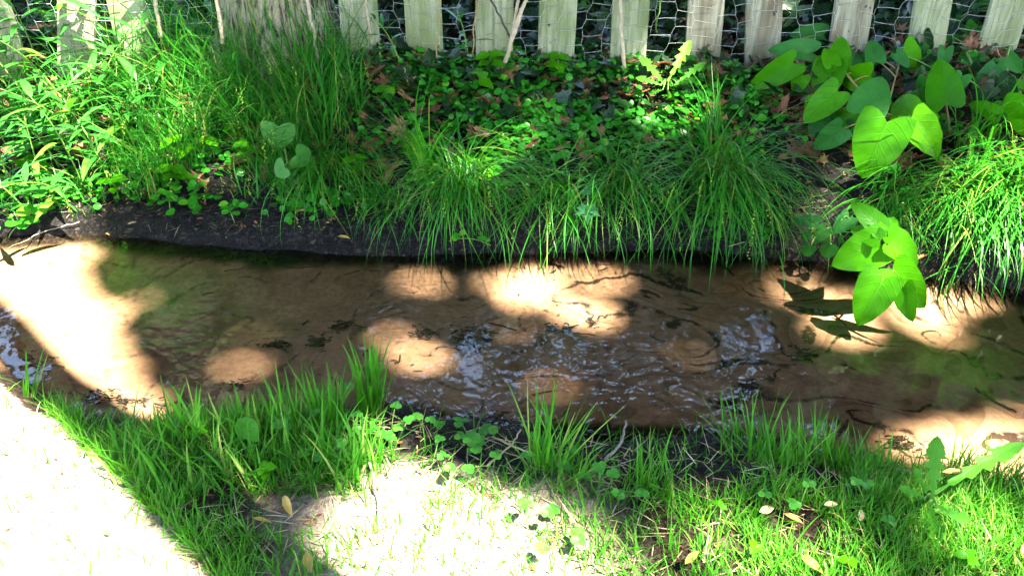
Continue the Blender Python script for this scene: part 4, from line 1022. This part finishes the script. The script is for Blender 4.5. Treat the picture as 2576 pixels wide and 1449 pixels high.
heart_plant('heart_leaved_plant', (2290, 585), [(*c6(1195, 245, 1030, 75), 62), (*c6(1195, 340, 915, 475), 104), (*c6(1190, 310, 1010, 235), 52), (*c6(1255, 325, 1482, 465), 84), (*c6(1215, 555, 1055, 828), 100), (*c6(1275, 495, 1485, 742), 92), (*c6(1340, 600, 1382, 818), 60), (*c6(1210, 300, 1300, 155), 52)],
            [[(2330, 640, 1), (2245, 660, .915), (2220, 600, .90), (2215, 580, .90)], [(2330, 640, 1), (2245, 675, .91), (2225, 700, .89)]],
            'branch of bright green heart shaped leaves hanging out over the water', 'plant', .885, 'knot')
heart_plant('vine_seedling', (2080, 610), [(*c6(815, 215, 670, 185), 34), (*c6(870, 250, 790, 340), 36), (*c6(900, 345, 845, 445), 40), (*c6(1010, 180, 920, 270), 46), (*c6(780, 350, 715, 430), 34), (*c6(780, 275, 705, 310), 24), (*c6(975, 310, 925, 325), 20)],
            [[(2090, 620, 1), (2080, 590, .97), (2120, 550, .955)], [(2090, 620, 1), (2060, 580, .97)]], 'small dark heart leaved vine in the shade left of the overhanging branch', 'vine', .955, KD, stem_mat='stem')
heart_plant('heart_leaved_plant', (2390, 340), [(*c3(1685, 585, 1640, 322), 86), (*c3(1960, 650, 1800, 560), 40), (*c3(1900, 640, 1965, 600), 44), (*c3(1950, 680, 1970, 760), 36)],
            [[(2390, 340, 1), (2380, 260, .955)], [(2400, 340, 1), (2500, 290, .95)]], 'single upright heart shaped leaf on its stalk right of the leafy clump', 'plant', .945, 'knot')
heart_plant('heart_leaved_plant', (2610, 360), [(*c3(2130, 560, 2065, 690), 90), (*c3(2150, 560, 2120, 780), 90), (*c3(2110, 510, 2022, 450), 36)], [[(2610, 380, 1), (2585, 250, .94)]],
            'bright heart shaped leaves cut by the edge past the sedge', 'plant', .93, 'knot')
dk = []
for k in range(52):
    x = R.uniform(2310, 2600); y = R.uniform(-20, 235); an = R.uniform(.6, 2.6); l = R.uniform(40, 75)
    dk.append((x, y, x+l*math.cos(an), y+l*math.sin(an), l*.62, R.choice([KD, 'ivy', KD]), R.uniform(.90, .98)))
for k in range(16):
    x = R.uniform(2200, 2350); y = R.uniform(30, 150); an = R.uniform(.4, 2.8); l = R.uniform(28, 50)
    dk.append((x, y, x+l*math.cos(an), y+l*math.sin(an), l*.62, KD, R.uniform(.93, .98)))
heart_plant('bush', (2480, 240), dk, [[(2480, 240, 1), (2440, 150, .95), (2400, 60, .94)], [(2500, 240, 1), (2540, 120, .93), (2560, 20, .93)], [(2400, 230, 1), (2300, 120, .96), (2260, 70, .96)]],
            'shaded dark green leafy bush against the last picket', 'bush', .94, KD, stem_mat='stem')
# a green maple leaf on the sedge
heart_plant('maple_seedling', (1490, 560), [(1478, 515, 1478, 568, 56), (1478, 490, 1474, 462, 30)], [[(1490, 575, 1), (1478, 515, .92)]], 'lone grey green maple leaf lying over the drooping sedge', 'seedling', .915, 'maple', stem_mat='stem', tpl=maple_tpl(.12))
# burdock
rag = leaf_grid(lambda v: hw(v)*(1+.05*np.sin(v*40)), 9, 14, .20, .10, .06, .012)
heart_plant('burdock', (720, 420), [(700, 318, 700, 378, 84), (745, 390, 790, 405, 60), (715, 420, 690, 440, 55)], [[(730, 440, 1), (715, 370, .97), (700, 325, .95)], [(730, 440, 1), (745, 395, .97)]], 'ragged round heart shaped burdock leaf in the grass above the mud', 'plant', .915, 'burdock', stem_mat='stem', tpl=rag)

# toothed leaves
def tooth(v):
    b = .05+.20*np.sin(PI*np.clip(v, 0, 1)**1.5)**1.0*(v > .0)
    saw = 1-((v*6.) % 1.)
    return np.where(v > .97, .02, b*np.where(v < .72, .35+.75*saw**1.3, .85+.2*saw))
tl = leaf_grid(tooth, 5, 61, 0, .15, .10, .008)
heart_plant('dandelion', (2340, 1260), [(2335, 1262, 2372, 1376, 100), (2345, 1255, 2355, 1098, 105), (2350, 1240, 2590, 1092, 100), (2330, 1255, 2270, 1225, 50), (2350, 1270, 2450, 1315, 70), (2335, 1250, 2300, 1170, 40)],
            [[(2340, 1265, 1), (2342, 1250, .97)]], 'dandelion with long jagged toothed leaves at the right of the lawn', 'dandelion', .895, 'dandy', stem_mat='stem', tpl=tl)
heart_plant('dandelion', (1680, 220), [(1672, 215, 1610, 130, 56), (1680, 205, 1742, 92, 62), (1665, 215, 1600, 190, 44), (1700, 210, 1780, 150, 46), (1690, 215, 1760, 195, 40), (1680, 225, 1690, 260, 30), (1670, 225, 1630, 235, 30)],
            [[(1680, 225, 1), (1680, 200, .97)]], 'toothed rosette lit by the sun at the foot of the fence', 'dandelion', .95, 'dandy', stem_mat='stem', tpl=tl)

# ------------------------------------------------------------------ dry stems, twigs
def stick(name, pts, r0, r1, mat, label, cat, group, sides=6, curve=True):
    P = np.array(pts, float)
    t = np.linspace(0, 1, len(P)); tt = np.linspace(0, 1, 12)
    P = np.column_stack([np.interp(tt, t, P[:, k]) for k in range(3)])
    P[1:-1] += R.normal(0, np.linalg.norm(P[-1]-P[0])*.007, (10, 3))
    a = Acc(); tube(a, P, np.linspace(r0, r1, 12)*R.uniform(.85, 1.15, 12), sides); o = a.build(name, M[mat]); origin(o, P[0])
    return tag(o, label, cat, group)
DS = 'dry stems standing in front of the fence'
stick('dry_stem', [gp(1262, 185), pY(1290, 90, 2.47), pY(1330, -15, 2.50), pY(1400, -160, 2.52)], .0085, .006, 'dry', 'thick pale dry stem leaning right in front of the netting', 'stem', DS)
stick('dry_stem', [pY(1282, 125, 2.485), pY(1306, -20, 2.52), pY(1310, -150, 2.53)], .007, .005, 'dry', 'pale dry stem rising straight behind the leaning thick one', 'stem', DS)
stick('dry_stem', [gp(1572, 190), pY(1562, 80, 2.50), pY(1558, -20, 2.52), pY(1556, -150, 2.52)], .0075, .006, 'dry', 'pale upright dry stem in front of the picket right of the palest one', 'stem', DS)
stick('dry_stem', [gp(805, 190), pY(790, 90, 2.42), pY(768, -20, 2.45), pY(740, -150, 2.5)], .0065, .004, 'dry', 'dry stem leaning across the thick trunk', 'stem', DS)
stick('dry_stem', [pY(560, 110, 2.40), pY(545, 0, 2.42), pY(540, -100, 2.43)], .0065, .005, 'dry', 'dry stem at the left side of the thick trunk', 'stem', DS)
stick('dry_stem', [pY(405, 95, 2.44), pY(390, 0, 2.46), pY(380, -100, 2.48)], .0065, .005, 'dry', 'dry stem behind the lance weeds left of the trunk', 'stem', DS)
stick('dry_stem', [gp(1097, 190), pY(1100, 100, 2.50), pY(1107, -20, 2.53)], .0028, .002, 'redstem', 'thin brown stem in front of the second clear picket', 'stem', DS)
stick('dry_stem', [pY(1190, 150, 2.52), pY(1192, 60, 2.53), pY(1205, -20, 2.54)], .0026, .002, 'redstem', 'thin brown stem at the left side of the third clear picket', 'stem', DS)
stick('dry_stem', [pY(1290, 105, 2.50), pY(1262, 50, 2.52), pY(1225, -20, 2.53)], .004, .003, 'twig', 'dark thin stem crossing to the left over the third clear picket', 'stem', DS)
stick('dry_stem', [pY(936, 110, 2.50), pY(925, 40, 2.52), pY(915, -20, 2.53)], .005, .004, 'dry', 'dry stem in front of the first clear picket', 'stem', DS)
stick('dry_stem', [gp(1645, 120), pY(1655, 50, 2.5), pY(1665, -20, 2.52)], .003, .002, 'stem', 'thin green stem before the gap right of the upright pale stem', 'stem', DS)
# dark debris on the stream bed
DB = 'dark twigs and debris on the stream bed'
def bedtwig(x0, y0, x1, y1, r, label='dark waterlogged twig lying on the sand of the stream bed', mid=None):
    def b(x, y):
        p = np.array([*z0(x, y), 0.]); p[2] = min(float(H(p[0], p[1]))+r*.6, -.003); return p
    m = mid or ((x0+x1)/2+R.normal(0, 6), (y0+y1)/2+R.normal(0, 4))
    return stick('twig', [b(x0, y0), b(*m), b(x1, y1)], r*.6, r*.3, 'twig', label, 'twig', DB)
for t_ in [(660, 828, 720, 828, .004), (830, 785, 870, 778, .006), (755, 775, 770, 765, .004), (1215, 960, 1205, 1010, .005), (1400, 790, 1500, 800, .003), (1300, 895, 1320, 905, .003), (1530, 1040, 1555, 1085, .005), (1465, 1045, 1545, 1075, .006), (1640, 800, 1680, 815, .004),
           (1800, 640, 1850, 672, .007), (1745, 625, 1800, 640, .005), (2470, 930, 2576, 990, .006), (2490, 880, 2500, 900, .007), (2000, 860, 2050, 855, .006), (2010, 825, 2030, 850, .006), (1960, 900, 1975, 880, .006), (1230, 770, 1300, 790, .004), (910, 850, 935, 830, .005), (500, 700, 530, 695, .003),
           (2110, 750, 2140, 780, .004), (990, 870, 1003, 850, .005), (980, 990, 1060, 1010, .005), (1160, 1040, 1240, 1030, .004), (1790, 960, 1830, 990, .007), (700, 655, 800, 655, .0025), (640, 645, 700, 640, .003), (1880, 620, 1960, 650, .005), (560, 660, 640, 655, .002), (2120, 1050, 2145, 1010, .006), (2100, 1060, 2125, 1045, .006)]:
    bedtwig(*t_)
def clumpdebris(cx, cy, rx, ry, n, label):
    n = int(n*1.6)
    a = Acc(); P0 = np.array([*z0(cx, cy), -.03])
    for k in range(n):
        x, y = cx+R.normal(0, rx), cy+R.normal(0, ry); an = R.normal(0, .5); l = R.uniform(6, 26)
        p = np.array([*z0(x, y), 0]); q_ = np.array([*z0(x+l*math.cos(an), y+l*math.sin(an)*.5), 0])
        for v in (p, q_): v[2] = min(float(H(v[0], v[1]))+.005+R.uniform(0, .006), -.002)
        tube(a, [p, (p+q_)/2+R.normal(0, .002, 3), q_], R.uniform(.0007, .0024), 5, .3)
    o = a.build('debris_clump', M['twig']); origin(o, P0); tag(o, label, 'debris', 'clumps of dark debris on the stream bed')
clumpdebris(1175, 815, 28, 14, 70, 'largest black clump of rotted leaves in the middle of the stream')
clumpdebris(1390, 790, 26, 6, 16, 'thin scatter of dark bits beside the biggest sunlit spot')
clumpdebris(785, 820, 14, 8, 20, 'dark clump of debris in the still brown shade of the stream')
clumpdebris(690, 832, 22, 5, 14, 'dark drifted bits left of the still brown shade')
clumpdebris(850, 785, 18, 5, 14, 'small dark clump on the brown sand')
clumpdebris(570, 935, 18, 8, 26, 'dark clump near the glittering ripples and the grass')
clumpdebris(1690, 1110, 40, 10, 60, 'black rotted debris along the near shore by the dark tuft')
clumpdebris(1230, 1050, 70, 16, 70, 'black roots and debris along the near shore at the clover')
clumpdebris(1430, 1090, 60, 12, 40, 'black debris at the water edge behind the open middle tuft')
clumpdebris(70, 890, 26, 14, 30, 'dark debris in the corner of shade at the left bank')
clumpdebris(260, 985, 70, 12, 60, 'dark debris under the low spreading tuft')
clumpdebris(2270, 1080, 22, 14, 24, 'dark patch of debris by the sunlit sand at right')
clumpdebris(1490, 775, 8, 8, 10, 'tiny dark tuft of debris in the big sunlit spot')
clumpdebris(2020, 850, 26, 8, 20, 'black drift of debris left of the overhanging branch')
clumpdebris(1060, 800, 18, 10, 14, 'dark bits under the bright reflections')
ST = 'pale sticks and straws at the water edges'
stick('stick', [gp(2190, 1185)+[0, 0, .012], gp(2250, 1200)+[0, 0, .02], gp(2330, 1230)+[0, 0, .03]], .005, .002, 'greytwig', 'grey brown stick on the sunlit sand beside the dandelion', 'stick', ST)
stick('stick', [gp(205, 575)+[0, 0, .02], gp(120, 590)+[0, 0, .012], gp(20, 640)+[0, 0, .015]], .0017, .001, 'greytwig', 'thin pale curved stick at the top of the sunlit band', 'stick', ST)
stick('stick', [gp(1240, 1130)+[0, 0, .03], gp(1300, 1165)+[0, 0, .035], gp(1360, 1180)+[0, 0, .03]], .0022, .0012, 'straw', 'white straw crossing in front of the open middle tuft', 'straw', ST)
stick('stick', [gp(1225, 1195)+[0, 0, .02], gp(1290, 1150)+[0, 0, .03], gp(1310, 1135)+[0, 0, .05]], .0022, .0012, 'straw', 'white straw slanting up beside the bleached clover', 'straw', ST)
stick('stick', [gp(930, 1180)+[0, 0, .02], gp(945, 1240)+[0, 0, .015], gp(960, 1330)+[0, 0, .015]], .0025, .0015, 'greytwig', 'thin dark twig standing on the edge of the white patch', 'stick', ST)
stick('stick', [gp(1520, 1180)+[0, 0, .02], gp(1560, 1150)+[0, 0, .03], gp(1570, 1110)+[0, 0, .05]], .003, .0018, 'greytwig', 'small grey twig poking from the muddy near shore', 'stick', ST)
stick('stick', [gp(1830, 640)+[0, 0, .02], gp(1870, 632)+[0, 0, .025]], .0016, .001, 'straw', 'thin pale straw over the dark water right of the sedge spikes', 'straw', ST)

# ------------------------------------------------------------------ camera, sun, sky
cd = bpy.data.cameras.new('camera'); cam = bpy.data.objects.new('camera', cd); COL.objects.link(cam)
cam.location = (0, 0, CAMZ); cam.rotation_euler = (PI/2-PITCH, 0, 0)
cd.sensor_width = 36; cd.lens = 36*F/2576; cd.clip_start = .02; cd.clip_end = 1000
scn.camera = cam
ld = bpy.data.lights.new('sun', 'SUN'); lo = bpy.data.objects.new('sun', ld); COL.objects.link(lo)
ld.energy = 5.0; ld.angle = math.radians(.53); ld.color = (1, .95, .86)
lo.rotation_euler = Vector(SUN).to_track_quat('Z', 'Y').to_euler()
wd = bpy.data.worlds.new('World'); scn.world = wd; wd.use_nodes = True
t = wd.node_tree; bg = t.nodes['Background']
sk = t.nodes.new('ShaderNodeTexSky'); sk.sky_type = 'NISHITA'; sk.sun_disc = False
sk.sun_elevation = SUN_EL; sk.sun_rotation = math.atan2(SAZ[0], SAZ[1])
t.links.new(sk.outputs[0], bg.inputs[0]); bg.inputs[1].default_value = .15
vs = scn.view_settings
vs.view_transform = 'Standard'; vs.look = 'None'; vs.gamma = 1; vs.exposure = 4.0
vs.use_white_balance = True; vs.white_balance_temperature = 7000; vs.white_balance_tint = 10
scn.cycles.use_denoising = True
scn.cycles.max_bounces = 8; scn.cycles.transparent_max_bounces = 12
scn.cycles.caustics_reflective = False; scn.cycles.caustics_refractive = False
scn.cycles.sample_clamp_indirect = 6
